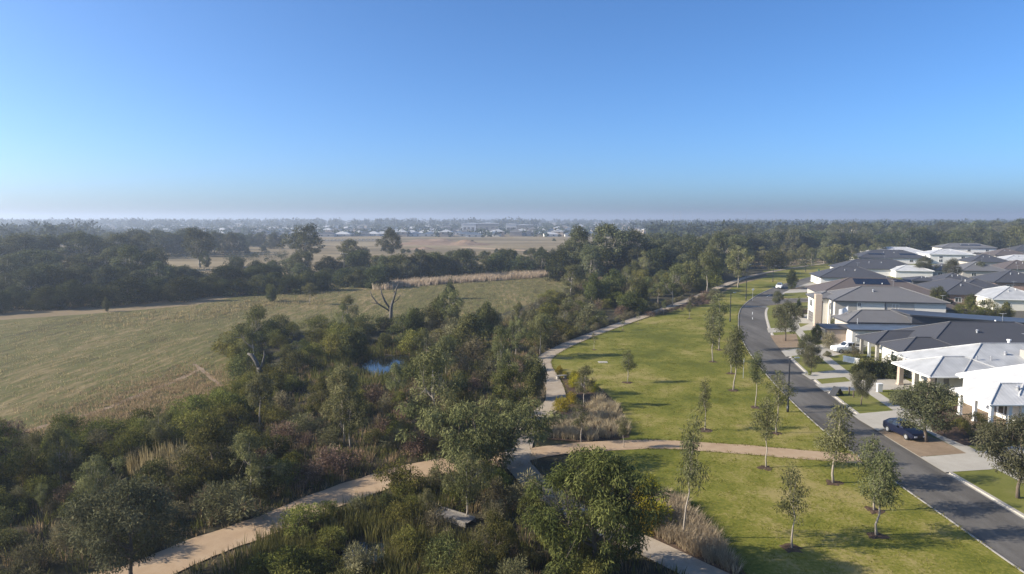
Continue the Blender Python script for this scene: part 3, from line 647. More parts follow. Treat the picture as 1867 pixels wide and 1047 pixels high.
# ------------------------------------------------------------------ wetland trees
for u, vb, vt, kd, wd, nm, lab, va, rz in [
    (1082, 1052, 818, 'weeping', 1.0, 'weeping_gum_tree', 'big drooping olive green gum, the largest crown before the lawn', 0, 0.6),
    (898, 868, 738, 'spreading', 1.35, 'spreading_gum_tree', 'wide gum leaning over the path junction with dark forked limbs', 0, 0.0),
    (850, 948, 822, 'wet_gum', 0.9, 'forked_gum_tree', 'gum with white forked trunk beside the small timber footbridge', 1, 1.0),
    (795, 806, 630, 'wet_gum', 0.85, 'tall_gum_tree', 'tall gum with pale bare trunk in the middle of the scrub', 0, 0.0),
    (627, 814, 660, 'wet_gum', 0.7, 'slender_gum_tree', 'slender gum with pale trunk left of the tall scrub gum', 2, 2.0),
    (388, 892, 758, 'green_gum', 1.0, 'bushy_gum_tree', 'bushy yellow green gum standing beside the reed bed', 0, 0.0),
    (242, 1068, 872, 'street_tree', 1.0, 'dark_scrub_tree', 'dark twiggy tree overhanging the near end of gravel path', 0, 0.0),
    (62, 875, 790, 'wet_gum', 0.75, 'leaning_gum_tree', 'thin trunked gum leaning over the dark gully', 3, 0.0),
    (-8, 905, 765, 'green_gum', 0.8, 'edge_gum_tree', 'leafy gum cut by the picture edge below the paddock', 1, 0.0),
    (78, 940, 880, 'wet_gum', 0.6, 'small_gum_tree', 'small pale gum poking out of the dark gully', 1, 0.0),
    (778, 955, 888, 'wet_gum', 0.55, 'small_gum_tree', 'small gum with short pale trunk at far end of footbridge', 2, 0.0),
    (905, 1040, 930, 'green_gum', 0.75, 'bright_green_tree', 'bright green leafy tree just left of the big drooping gum', 0, 1.0),
    (975, 985, 895, 'green_gum', 0.8, 'bright_green_tree', 'bright green tree between footbridge and the big drooping gum', 1, 2.0),
    (862, 1110, 985, 'green_gum', 0.8, 'bright_green_tree', 'bright green tree at bottom edge below the footbridge', 0, 4.0),
    (462, 668, 556, 'wet_gum', 0.8, 'clumpy_gum_tree', 'clumpy crowned gum at paddock edge above dead grey trunk', 3, 0.5),
    (635, 605, 537, 'wet_gum', 0.95, 'rounded_gum_tree', 'rounded grey green gum left of the bare dead tree', 0, 1.0),
    (820, 612, 520, 'wet_gum', 0.85, 'paddock_gum_tree', 'dark crowned pale trunk gum standing before the open paddock', 1, 0.0),
    (890, 608, 546, 'shrub_tree', 0.6, 'dark_tree', 'dark pointed tree right of the paddock gum', 0, 0.0),
    (940, 655, 574, 'wet_gum', 0.7, 'scrub_gum_tree', 'slim twin trunk gum in scrub midway up the path, leftward one', 1, 0.0),
    (985, 650, 568, 'wet_gum', 0.7, 'scrub_gum_tree', 'slim gum in scrub nearest the path bend', 2, 0.0),
    (915, 725, 596, 'wet_gum', 0.6, 'scrub_gum_tree', 'leaning pale limbed gum in scrub beyond the reeds', 3, 2.2),
    (930, 770, 664, 'green_gum', 0.85, 'leafy_tree', 'leafy yellow green tree at outer side of path bend', 1, 0.0),
    (840, 770, 670, 'shrub_tree', 0.5, 'dark_tree', 'dark upright bushy tree right of the tall scrub gum', 1, 0.0),
    (975, 730, 645, 'shrub_tree', 0.6, 'dark_tree', 'dark tree hugging the outside of the path bend', 2, 0.0),
    (1064, 742, 664, 'wet_gum', 0.75, 'bed_gum_tree', 'gum rising from yellow bushes inside the path bend', 0, 0.0),
    (1060, 808, 728, 'lawn_gum', 1.1, 'bed_gum_tree', 'grey gum amid straw grasses above the gravel cross path', 2, 0.0),
    (1137, 818, 758, 'lawn_gum', 1.0, 'bed_gum_tree', 'small gum at lawn corner of the straw grass bed', 3, 0.0),
    (565, 556, 514, 'wet_gum', 0.9, 'paddock_gum_tree', 'lone small gum on far paddock edge with thin trunk', 2, 0.0),
    (495, 551, 513, 'shrub_tree', 0.7, 'paddock_tree', 'small rounded tree on far paddock edge by dark belt', 3, 0.0),
    (195, 568, 540, 'shrub_tree', 0.45, 'paddock_tree', 'pale small tree alone in front of the dark belt', 4, 0.0),
    (820, 545, 503, 'conifer', 1.0, 'paddock_tree', 'dark narrow tree before the straw reed row', 0, 0.0),
    (735, 905, 838, 'bush', 0.9, 'round_bush', 'big round bottlebrush bush beside the gravel path', 0, 0.0),
    (1040, 545, 480, 'wet_gum', 1.0, 'creek_gum_tree', 'pale green gum at near end of creek belt', 0, 0.0),
    (1085, 560, 495, 'shrub_tree', 0.6, 'creek_tree', 'tall dark tree in creek scrub right of pale green gum', 0, 0.0),
    (1165, 560, 500, 'shrub_tree', 0.6, 'creek_tree', 'green bushy tree in creek scrub above the path', 2, 0.0),
    (1225, 560, 480, 'wet_gum', 0.8, 'creek_gum_tree', 'gum in creek scrub just above the far path', 3, 0.0),
    (1290, 540, 455, 'wet_gum', 0.8, 'creek_gum_tree', 'tall creek gum nearest the mulch bed', 2, 0.0),
    (1345, 525, 445, 'wet_gum', 0.85, 'creek_gum_tree', 'tall creek gum next to tall black lamp post', 1, 0.0)]:
    place(kd, G(u, vb), height(u, vb, vt), nm, lab, 'plant' if nm == 'round_bush' else 'tree', None, var=va % len(PL[kd]), rz=rz, wide=wd, rg=rg)

# dead trees
def dead(name, label, p, limbs, mat):
    e = empty(name, (p.x, p.y, 0.05))
    mb = MB(); mb.tube(*limbs[0], 8); mb.build('trunk', mat, e, smooth=True)
    for l in limbs[1:]: MB().tube(*l, 6).build('limb', mat, e, smooth=True)
    tag(e, label, 'dead tree')
p = G(712, 588)
dead('dead_tree', 'bare dead tree with forked limbs standing at paddock edge', p, [
    ([(0, 0, -.2), (0.1, 0, 1.5), (0.2, 0, 3.2), (0.6, 0, 4.6)], [.45, .4, .34, .24]),
    ([(0.2, 0, 2.6), (-1.0, .2, 4.2), (-1.8, .2, 6.0), (-2.0, .2, 7.4)], [.26, .22, .17, .08]),
    ([(-.1, 0, 2.4), (-2.6, -.2, 4.0), (-3.8, -.2, 5.6), (-4.2, -.2, 6.8)], [.22, .18, .13, .06]),
    ([(0.6, 0, 4.4), (1.1, 0, 6.0), (1.4, 0, 7.3), (1.9, 0.1, 8.3)], [.24, .2, .15, .07]),
    ([(1.1, 0, 6.0), (.7, .1, 7.0), (.6, .1, 8.0)], [.14, .1, .05]),
    ([(0.5, 0, 4.0), (1.6, .2, 4.8), (2.2, .3, 5.8)], [.14, .1, .05]),
    ([(-2.6, -.2, 4.0), (-3.4, -.2, 4.1), (-4.2, -.3, 4.4)], [.11, .08, .04])], M['bark_dead'])
p = G(474, 706)
dead('dead_stump_tree', 'weathered grey dead trunk split in two above bright bushes', p, [
    ([(0, 0, -.2), (0.1, 0, 1.4), (0.0, 0, 2.6)], [.42, .36, .34]),
    ([(0, 0, 2.3), (-.4, 0, 3.4), (-1.0, 0.1, 4.2), (-1.5, .1, 4.4)], [.26, .28, .26, .10]),
    ([(0.05, 0, 2.2), (.5, 0, 3.2), (.75, 0, 4.2), (.7, 0, 4.8)], [.24, .18, .12, .05])], M['bark_dead'])

# ------------------------------------------------------------------ tree belts: rows, every tree its own object
def row(u0, u1, vb0, vb1, vt0, vt1, step, kinds, fmt, group, name, seed, wide=1.0, jit=0.12):
    rg = random.Random(seed); objs = []
    n = max(2, int(abs(u1 - u0) / step) + 1)
    for i in range(n):
        f = (i + rg.uniform(-0.35, 0.35)) / (n - 1)
        u = u0 + (u1 - u0) * f; vb = vb0 + (vb1 - vb0) * f + rg.uniform(-4, 4); vt = vt0 + (vt1 - vt0) * f
        h = height(u, vb, vt) * rg.uniform(1 - jit * 1.6, 1 + jit * 0.6)
        objs.append(place(rg.choice(kinds), G(u, vb), h, name, '-', 'tree', None, wide=wide * rg.uniform(0.85, 1.2), rg=rg))
    number(objs, fmt, group)
    return objs
D_, B_ = ['dense'], ['belt_gum', 'belt_gum', 'dense']
row(-70, 680, 573, 522, 526, 486, 30, D_, 'dark bushy tree in front row of belt along paddock, # from left', 'front row of the paddock belt', 'belt_tree', 21, 1.1, 0.2)
row(-60, 290, 556, 530, 490, 474, 34, ['dense', 'belt_gum'], 'dark tree in second row of left belt, # from left', 'second row of the left belt', 'belt_tree', 22, 1.1, 0.18)
row(-60, 275, 534, 510, 456, 448, 36, ['belt_gum', 'belt_gum', 'dense'], 'tall grey green tree in third row of left belt, # from left', 'third row of the left belt', 'belt_tree', 23, 1.1, 0.16)
row(-60, 262, 506, 490, 416, 418, 36, ['belt_gum', 'big_gum'], 'tall hazy gum in back row of left belt, # from left', 'back row of the left belt', 'belt_gum_tree', 24, 1.1, 0.1)
row(250, 440, 468, 462, 418, 416, 15, ['belt_gum', 'big_gum', 'belt_gum'], 'hazy gum behind the small dry field, # from left', 'gums behind the small dry field', 'field_gum_tree', 25)
row(180, 560, 456, 450, 424, 424, 20, ['dense', 'belt_gum'], 'faint tree in line beyond the small dry field, # from left', 'trees beyond the small dry field', 'field_tree', 26)
row(270, 720, 524, 512, 484, 478, 30, ['dense', 'dense', 'belt_gum'], 'dark rounded tree in second row of belt mid way, # from left', 'second row of the middle belt', 'belt_tree', 27, 1.15, 0.2)
row(440, 720, 506, 498, 464, 452, 30, ['dense', 'belt_gum'], 'dark tall tree behind middle belt, # from left', 'third row of the middle belt', 'belt_tree', 28, 1.1, 0.2)
row(700, 1050, 511, 492, 466, 444, 22, ['dense', 'belt_gum', 'belt_gum'], 'dark tree in belt behind the straw reed row, # from left', 'belt behind the reed row', 'belt_tree', 29, 0.95, 0.16)
row(740, 1050, 500, 486, 460, 440, 27, ['belt_gum', 'big_gum'], 'tree at back of belt behind straw reed row, # from left', 'back of the belt behind the reed row', 'belt_tree', 30, 0.9, 0.16)
row(1030, 1190, 514, 507, 448, 445, 24, ['dense', 'belt_gum'], 'dark tree at feet of the tall pale gums, # from left', 'trees below the tall pale gums', 'belt_tree', 31, 0.9)
row(1185, 1340, 494, 482, 440, 425, 22, B_, 'tree in wood right of tall pale gums, # from left', 'wood beside the tall pale gums', 'wood_tree', 32)
row(1170, 1345, 514, 502, 458, 446, 24, ['belt_gum', 'wet_gum', 'dense'], 'dark creek tree above the far path, # from left', 'creek trees above the far path', 'creek_tree', 33, 0.9)
row(1180, 1520, 476, 466, 426, 412, 20, B_, 'gum in wood beyond the far bend of road, # from left', 'wood beyond the far bend', 'wood_gum_tree', 34)
row(1340, 1620, 492, 473, 452, 440, 17, ['wet_gum', 'shrub_tree', 'wet_gum'], 'small grey green tree along far park edge, # from left', 'trees along the far park edge', 'park_tree', 35, 1.2)
row(1320, 1910, 470, 458, 426, 412, 18, B_, 'tall tree in front of wood behind houses, # from left', 'front of the wood behind the houses', 'wood_tree', 36, 1.05)
row(1330, 1910, 450, 444, 410, 401, 18, ['belt_gum', 'big_gum'], 'hazy tall tree at back of wood behind houses, # from left', 'back of the wood behind the houses', 'wood_tree', 37, 1.1)
for u, vb, vt, wd, lab in [
    (555, 486, 407, 1.15, 'huge spreading gum standing alone above the middle belt'),
    (712, 478, 414, 0.8, 'tall slim gum above middle belt beside the dirt mounds'),
    (640, 488, 436, 1.1, 'broad brown gum just left of the tall slim one'),
    (240, 528, 444, 0.9, 'sunlit green gum at corner of left belt by small field'),
    (375, 496, 458, 0.7, 'yellow green tree before the small dry field'),
    (365, 488, 412, 0.9, 'pale limbed gum standing at end of the small dry field'),
    (1058, 505, 412, 0.85, 'round dark gum, leftmost of the tall group by field end'),
    (1108, 508, 404, 1.0, 'tallest pale limbed gum in group by field end'),
    (1150, 505, 416, 1.0, 'pale limbed gum right of the tallest one by field end'),
    (1190, 500, 432, 0.9, 'low spreading gum at right of tall gum group'),
    (1310, 505, 425, 0.8, 'tall creek gum behind the far path, upright crown'),
    (1340, 500, 430, 0.8, 'tall creek gum behind far lamp posts')]:
    place('big_gum', G(u, vb), height(u, vb, vt), 'large_gum_tree', lab, 'tree', None, wide=wd, rg=rg)

# undergrowth along the feet of the belts: one dark mass
r2 = np.random.default_rng(8); cl = []
for u0, u1, va, vb, n, h in [(-80, 700, 566, 518, 420, 3.0), (-80, 280, 540, 512, 160, 4.5), (270, 720, 516, 506, 200, 4.0), (700, 1050, 508, 489, 260, 4.0), (1030, 1350, 508, 494, 240, 4.0), (1340, 1640, 487, 471, 160, 4.0), (1180, 1900, 468, 456, 260, 5.0), (250, 440, 466, 461, 110, 4.0), (400, 560, 474, 468, 60, 3.0)]:
    for _ in range(n):
        f = r2.random(); p = G(u0 + (u1 - u0) * f, va + (vb - va) * f + r2.normal() * 4)
        hh = h * r2.uniform(0.5, 1.1); cl.append(((p.x, p.y, hh * 0.5), (hh * 0.8, hh * 0.8, hh * 0.5), 55))
tag(link('belt_undergrowth', leaf_mesh('belt_undergrowth', cl, 0.6, 0.3, 0.1, 8, M['acacia'], 0.6)), 'dark undergrowth massed along the feet of the tree belts', None, None, 'stuff')

# ------------------------------------------------------------------ shrubs: scattered through the wetland, every one its own object
def inside(x, y, poly):
    c = False; j = len(poly) - 1
    for i in range(len(poly)):
        xi, yi, xj, yj = poly[i].x, poly[i].y, poly[j].x, poly[j].y
        if (yi > y) != (yj > y) and x < (xj - xi) * (y - yi) / (yj - yi) + xi: c = not c
        j = i
    return c
LINES = [(np.array([(p.x, p.y) for p in PATH]), 1.5), (np.array([(p.x, p.y) for p in GP1]), 2.1), (np.array([(p.x, p.y) for p in GP2]), 1.7)]
KEEP = [(*G(826, 952).xy, 1.9), (*G(828, 975).xy, 1.3)]
def off_paths(x, y, m=0.0):
    if any((x - a) ** 2 + (y - b_) ** 2 < r_ * r_ for a, b_, r_ in KEEP): return False
    return all(np.min((l[:, 0] - x) ** 2 + (l[:, 1] - y) ** 2) > (d + m) ** 2 for l, d in LINES)
PONDS = [[G(u, v) for u, v in q] for q in ([(640, 674), (668, 659), (700, 651), (748, 649), (756, 662), (738, 677), (692, 686), (655, 684)], [(580, 1040), (605, 1008), (655, 990), (700, 992), (706, 1010), (672, 1034), (620, 1050)])]
def scatter(zone, n, kinds, hmin, hmax, fmt, group, name, seed, gap=1.6, margin=0.4, wide=(0.8, 1.25)):
    rg = random.Random(seed); poly = [G(u, v) for u, v in zone]
    xs, ys = [p.x for p in poly], [p.y for p in poly]
    pts, objs, tries = [], [], 0
    while len(pts) < n and tries < n * 60:
        tries += 1
        x, y = rg.uniform(min(xs), max(xs)), rg.uniform(min(ys), max(ys))
        if not inside(x, y, poly) or not off_paths(x, y, margin) or any(inside(x, y, q) for q in PONDS): continue
        if any((x - a) ** 2 + (y - b_) ** 2 < gap * gap for a, b_ in pts): continue
        pts.append((x, y))
        objs.append(place(rg.choice(kinds), (x, y), rg.uniform(hmin, hmax), name, '-', 'plant', None, wide=rg.uniform(*wide), rg=rg))
    number(objs, fmt, group)
S1 = ['scrub', 'scrub', 'bush', 'dark_bush', 'brown_scrub']
scatter([(-120, 1180), (-120, 820), (0, 800), (130, 812), (290, 800), (330, 860), (420, 900), (640, 850), (620, 885), (440, 955), (330, 1000), (180, 1070), (60, 1120)], 72, S1, 1.2, 3.0, 'shrub in the dark thicket above the gravel path, # from left', 'shrubs above the gravel path', 'shrub', 41, 1.7)
scatter([(60, 830), (130, 800), (300, 780), (420, 740), (470, 700), (560, 715), (480, 760), (330, 840), (120, 870)], 34, ['bush'], 1.8, 3.2, 'bright green bush along the foot of paddock bank, # from left', 'bright bushes below the paddock', 'green_bush', 42, 2.2)
scatter([(400, 880), (480, 770), (600, 720), (800, 720), (960, 740), (930, 790), (880, 830), (760, 850), (640, 860), (500, 890)], 56, S1, 1.1, 2.8, 'shrub in scrub between reeds and gravel path, # from left', 'shrubs between reeds and gravel path', 'shrub', 43, 1.9)
scatter([(395, 660), (440, 625), (520, 605), (650, 600), (640, 640), (600, 655), (520, 690), (450, 700)], 26, ['bush', 'shrub_tree', 'bush', 'dark_bush'], 2.4, 4.2, 'dense green bush around the dead grey trunk, # from left', 'bushes around the dead trunk', 'green_bush', 44, 3.2)
scatter([(640, 640), (660, 598), (800, 600), (900, 580), (1010, 545), (1090, 520), (1180, 520), (1180, 565), (1080, 600), (990, 645), (960, 690), (960, 720), (800, 720), (790, 660), (740, 640)], 105, ['scrub', 'bush', 'scrub', 'brown_scrub', 'shrub_tree', 'dark_bush'], 1.6, 4.4, 'shrub in scrub beyond the pond, # from left', 'scrub beyond the pond', 'shrub', 45, 2.8)
scatter([(1100, 540), (1150, 510), (1300, 500), (1330, 515), (1290, 535), (1230, 550), (1180, 566), (1100, 590)], 44, ['scrub', 'bush', 'shrub_tree', 'shrub_tree'], 3.0, 6.0, 'bushy shrub in creek scrub along the far path, # from left', 'creek scrub along the far path', 'shrub', 46, 4.2)
scatter([(470, 1160), (560, 970), (700, 900), (790, 880), (880, 880), (900, 870), (960, 900), (1000, 940), (1060, 1000), (1120, 1080), (1200, 1200)], 46, ['bush', 'scrub', 'dark_bush', 'bush'], 1.2, 2.6, 'shrub in wet hollow around the footbridge, # from left', 'shrubs around the footbridge', 'shrub', 47, 2.0)
scatter([(1000, 700), (1030, 690), (1080, 700), (1090, 720), (1040, 740), (1010, 760)], 7, ['yellow_bush'], 1.0, 1.6, 'yellow flowering bush inside the path bend, # from left', 'yellow bushes inside the path bend', 'yellow_bush', 48, 0.9, 0.0)
scatter([(1012, 675), (1050, 680), (1072, 692), (1040, 700), (1018, 690)], 6, ['yellow_bush'], 0.7, 1.0, 'low yellow bush on lawn edge of path bend, # from left', 'low yellow bushes at the path bend', 'yellow_bush', 49, 0.8, 0.0)
scatter([(1168, 890), (1190, 890), (1205, 950), (1190, 985), (1172, 960)], 5, ['yellow_bush'], 1.3, 2.0, 'tall yellow bush beside the big drooping gum, # from left', 'yellow bushes beside the drooping gum', 'yellow_bush', 50, 0.8, 0.0)
scatter([(700, 720), (860, 700), (900, 720), (880, 760), (760, 770), (690, 760)], 14, ['brown_scrub'], 1.4, 2.2, 'brown dry shrub around the tall scrub gum, # from left', 'brown shrubs around the tall gum', 'brown_shrub', 51, 1.8)
scatter([(1180, 572), (1240, 558), (1310, 545), (1310, 536), (1270, 546), (1230, 558)], 16, ['brown_scrub', 'scrub'], 1.2, 2.2, 'low shrub in mulch bed at far end of lawn, # from left', 'shrubs in the far mulch bed', 'shrub', 52, 2.0, 0.3)
def scatter_trees(zone, n, kinds, hmin, hmax, fmt, group, name, seed, gap):
    rg = random.Random(seed); poly = [G(u, v) for u, v in zone]
    xs, ys = [p.x for p in poly], [p.y for p in poly]; pts, objs, tries = [], [], 0
    while len(pts) < n and tries < n * 80:
        tries += 1
        x, y = rg.uniform(min(xs), max(xs)), rg.uniform(min(ys), max(ys))
        if not inside(x, y, poly) or not off_paths(x, y, 0.8) or any(inside(x, y, q) for q in PONDS): continue
        if any((x - a) ** 2 + (y - b_) ** 2 < gap * gap for a, b_ in pts): continue
        pts.append((x, y)); objs.append(place(rg.choice(kinds), (x, y), rg.uniform(hmin, hmax), name, '-', 'tree', None, wide=rg.uniform(0.6, 0.95), rg=rg))
    number(objs, fmt, group)
scatter_trees([(-60, 960), (0, 840), (300, 830), (480, 780), (640, 730), (760, 720), (760, 830), (560, 880), (340, 970)], 11, ['wet_gum', 'wet_gum', 'green_gum'], 4.0, 6.5, 'olive gum standing in near scrub above gravel path, # from left', 'gums in the near scrub', 'scrub_gum_tree', 71, 5.0)
scatter_trees([(520, 680), (640, 610), (900, 590), (1040, 560), (1060, 590), (960, 650), (900, 740), (780, 740)], 14, ['wet_gum', 'wet_gum', 'shrub_tree'], 4.5, 7.5, 'grey green gum in scrub beyond the pond, # from left', 'gums in the scrub beyond the pond', 'scrub_gum_tree', 72, 6.0)
scatter_trees([(1040, 560), (1100, 520), (1300, 505), (1320, 515), (1240, 548), (1150, 575)], 12, ['wet_gum', 'wet_gum', 'shrub_tree'], 6.0, 10.0, 'olive gum in creek scrub beside far path, # from left', 'gums in the creek scrub', 'creek_gum_tree', 73, 6.0)
# low hedge plants along the outside of the concrete path
rg = random.Random(60); objs = []
for p, n in list(zip(PATH, normals(PATH)))[::2]:
    if 98 < p.y < 185:
        q = p - n * rg.uniform(1.9, 2.5)
        objs.append(place('scrub', q, rg.uniform(0.9, 1.4), 'edging_shrub', '-', 'plant', None, wide=rg.uniform(0.9, 1.2), z=0.06, rg=rg))
number(objs, 'low shrub edging outer side of concrete path, # from the bend', 'low shrubs edging the path')
objs = []
for i in range(12):
    f = i / 11; p = G(1185 + f * 105, 578 - f * 22)
    objs.append(place('brown_scrub', p, rg.uniform(0.9, 1.3), 'edging_shrub', '-', 'plant', None, wide=1.2, z=ZP, rg=rg))
number(objs, 'purple brown shrub in bed along the far lawn edge, # from left', 'brown shrubs along the far lawn edge')

# ------------------------------------------------------------------ grasses, reeds: nobody could count these
def blades(name, label, pts, h, spread, nb, width, mat, seed, lean=0.35, z=0.05):
    """tussocks at pts, nb blades each, every blade bent once"""
    rg = np.random.default_rng(seed)
    P = np.repeat(np.asarray(pts, float), nb, axis=0); n = len(P)
    hs = np.repeat(rg.uniform(0.65, 1.2, len(pts)), nb) * rg.uniform(0.6, 1.1, n) * h
    tt = np.repeat(rg.random(len(pts)), nb) * 0.6 + rg.random(n) * 0.4
    a = rg.random(n) * 2 * np.pi; r_ = np.sqrt(rg.random(n)) * spread
    base = np.stack([P[:, 0] + np.cos(a) * r_, P[:, 1] + np.sin(a) * r_, np.full(n, z)], 1)
    out = np.stack([np.cos(a), np.sin(a), np.zeros(n)], 1) * (lean * hs * rg.uniform(0.3, 1.2, n))[:, None]
    mid = base + out * 0.35 + np.array([0, 0, 1.0]) * (hs * 0.6)[:, None]
    tip = base + out + np.array([0, 0, 1.0]) * hs[:, None]
    b2 = a + rg.normal(1.57, 0.5, n); sd_ = np.stack([np.cos(b2), np.sin(b2), np.zeros(n)], 1) * (width * rg.uniform(0.6, 1.3, n))[:, None] * 0.5
    V = np.empty((2 * n, 4, 3), np.float32)
    V[:n, 0] = base - sd_; V[:n, 1] = base + sd_; V[:n, 2] = mid + sd_; V[:n, 3] = mid - sd_
    V[n:, 0] = mid - sd_; V[n:, 1] = mid + sd_; V[n:, 2] = tip + sd_ * 0.15; V[n:, 3] = tip - sd_ * 0.15
    o = link(name, quad_mesh(name, V, np.concatenate([tt, tt]), mat))
    return tag(o, label, None, None, 'stuff')
def sample(zone, n, seed, margin=0.15, avoid=True, ponds=True, soft=0.0):
    rg = random.Random(seed); poly = [G(u, v) for u, v in zone]
    xs, ys = [p.x for p in poly], [p.y for p in poly]; out = []; tries = 0
    while len(out) < n and tries < n * 40:
        tries += 1
        x, y = rg.uniform(min(xs), max(xs)), rg.uniform(min(ys), max(ys))
        if not inside(x, y, poly): continue
        if avoid and not off_paths(x, y, margin): continue
        if ponds and any(inside(x, y, q) for q in PONDS): continue
        out.append((x + rg.gauss(0, soft), y + rg.gauss(0, soft)) if soft else (x, y))
    return out
WZ = [(-140, 1180), (-140, 820), (0, 795), (130, 808), (290, 795), (420, 745), (470, 700), (600, 640), (760, 608), (900, 585), (1000, 560), (1080, 590), (1000, 640), (970, 680), (980, 745), (950, 800), (1000, 900), (1180, 1000), (1280, 1060), (1280, 1180)]
blades('marsh_grass', 'low green and brown marsh grass filling the wetland', sample(WZ, 4200, 1), 0.75, 0.4, 13, 0.05, M['reed'], 1)
blades('marsh_dry_grass', 'dry straw coloured grass tufts among the wetland scrub', sample(WZ, 2400, 2), 0.8, 0.4, 14, 0.04, M['dry'], 2)
blades('reeds', 'tall green reeds standing around the pond', sample([(570, 705), (575, 660), (640, 640), (760, 635), (880, 650), (900, 690), (800, 720), (700, 715)], 480, 3, ponds=True), 1.5, 0.5, 16, 0.055, M['reed'], 3, 0.18)
blades('hollow_reeds', 'tall dark reeds filling the wet hollow below the gravel path', sample([(380, 1170), (440, 1020), (560, 960), (680, 930), (790, 920), (860, 960), (860, 1060), (900, 1170)], 620, 4), 1.35, 0.5, 18, 0.04, M['reed'], 4, 0.3)
blades('bulrushes', 'tan bulrushes beside the bushy gum in the gully', sample([(240, 870), (300, 840), (350, 840), (350, 890), (260, 905)], 130, 5), 2.0, 0.4, 14, 0.05, M['dry'], 5, 0.12)
blades('straw_grass_bed', 'pale straw ornamental grasses in bed beside near lawn', sample([(1200, 1000), (1250, 1022), (1330, 1052), (1352, 1052), (1300, 985), (1240, 920), (1205, 905), (1200, 950)], 210, 6), 0.85, 0.38, 46, 0.03, M['straw'], 6, 0.6, ZP)
blades('straw_grass_bed', 'pale straw ornamental grasses in bed inside the path bend', sample([(1090, 725), (1120, 745), (1140, 775), (1146, 798), (1075, 805), (995, 800), (1005, 775), (1060, 760)], 230, 7), 0.9, 0.38, 46, 0.03, M['straw'], 7, 0.5, ZP)
blades('straw_reeds', 'long row of pale straw reeds along the far paddock edge', sample([(680, 532), (720, 524), (1000, 505), (1005, 497), (860, 508), (720, 519)], 900, 8, avoid=False, soft=1.4), 1.9, 1.0, 18, 0.11, M['pale_reed'], 8, 0.2, 0.02)
blades('bank_grass', 'long tan grass on the bank below the left paddock', sample([(20, 800), (120, 760), (260, 705), (350, 668), (405, 700), (400, 745), (300, 785), (140, 800)], 2200, 9, avoid=False, soft=3.5), 0.38, 0.5, 8, 0.045, M['dry'], 9, 0.6, 0.02)
blades('paddock_tussocks', 'tan tussock grass in drifts across the far paddock', sample([(190, 592), (210, 574), (340, 572), (480, 546), (600, 535), (600, 548), (480, 566), (330, 590)], 420, 10, avoid=False, soft=4.0), 0.65, 0.7, 12, 0.07, M['dry'], 10, 0.4, 0.02)
blades('paddock_grass_tufts', 'short dry grass tufts scattered over the paddock', sample([(-120, 780), (-120, 600), (200, 575), (480, 540), (900, 500), (1050, 500), (1000, 540), (780, 600), (480, 600), (400, 660), (330, 680), (100, 765)], 5200, 11, avoid=False, ponds=False), 0.26, 0.9, 8, 0.06, M['dry'], 11, 0.6, 0.015)
pp = []
for (l, d) in LINES[:2]:
    rgn = random.Random(77)
    for i in range(len(l)):
        for s_ in (-1, 1):
            if rgn.random() < 0.75 and l[i][1] < 120:
                k = min(i + 1, len(l) - 1); t_ = l[k] - l[k - 1]; t_ /= np.linalg.norm(t_)
                q = l[i] + np.array([t_[1], -t_[0]]) * s_ * (d + rgn.uniform(-0.35, 0.3))
                if not (s_ > 0 and q[0] > 5 and q[1] > 84): pp.append(q)
ee = []
rgn = random.Random(78)
for ln, offs, ok in ((RL, (-0.35, -0.12), lambda q: q.y < 175), (PATH, (1.15, 1.5), lambda q: q.x > 4 and 84 < q.y < 170), (GP2, (-1.55, -1.25), lambda q: q.x > 12), (GP2, (1.25, 1.55), lambda q: q.x > 12)):
    for p, n in zip(ln, normals(ln)):
        if ok(p):
            for _ in range(3):
                q = p + n * rgn.uniform(*offs); ee.append((q.x + rgn.uniform(-.5, .5) * abs(n.y), q.y + rgn.uniform(-.5, .5) * abs(n.x)))
blades('lawn_edge_grass', 'untrimmed green grass along the edges of the lawn', ee, 0.13, 0.22, 12, 0.025, M['turf'], 13, 0.7, ZP)
blades('lawn_tufts', 'coarse green tufts scattered over the mown lawn', sample([(1500, 1200), (1360, 1050), (1240, 905), (1170, 870), (1160, 780), (1120, 720), (1060, 668), (1030, 650), (1120, 610), (1290, 565), (1335, 600), (1350, 640), (1420, 730), (1560, 850), (1840, 1060)], 3800, 14, margin=0.1), 0.09, 0.4, 12, 0.03, M['turf'], 14, 0.9, ZP)
blades('path_edge_grass', 'ragged dry grass along the edges of the paths', pp, 0.4, 0.3, 12, 0.035, M['dry'], 12, 0.5, 0.06)

# ------------------------------------------------------------------ houses
M['tile_dark'] = tile_mat('charcoal_tile', (0.060, 0.060, 0.066))
M['tile_grey'] = tile_mat('grey_tile', (0.135, 0.130, 0.128))
M['tile_brown'] = tile_mat('brown_tile', (0.105, 0.085, 0.075))
M['steel_white'] = rib_mat('white_roof_sheet', (0.46, 0.455, 0.445))
M['steel_pale'] = rib_mat('pale_grey_roof_sheet', (0.37, 0.37, 0.365))
M['steel_blue'] = rib_mat('slate_blue_roof_sheet', (0.085, 0.105, 0.135))
M['steel_dark'] = rib_mat('dark_roof_sheet', (0.060, 0.064, 0.072))
M['cream'] = plain('cream_render', (0.60, 0.57, 0.51), 0.85, var=0.06, scale=1.2)
M['white'] = plain('white_render', (0.62, 0.605, 0.575), 0.85, var=0.05, scale=1.2)
M['beige'] = plain('beige_render', (0.42, 0.385, 0.34), 0.85, var=0.08, scale=1.2)
M['greige'] = plain('grey_render', (0.30, 0.28, 0.25), 0.85, var=0.08, scale=1.2)
M['char'] = plain('charcoal_cladding', (0.045, 0.047, 0.055), 0.7, var=0.15, scale=2)
M['brick'] = brick_mat('red_brown_brick', (0.20, 0.105, 0.075), (0.26, 0.14, 0.10))
M['brick_tan'] = brick_mat('tan_brick', (0.36, 0.27, 0.20), (0.42, 0.32, 0.24))
M['trim'] = plain('white_trim', (0.74, 0.73, 0.70), 0.5)
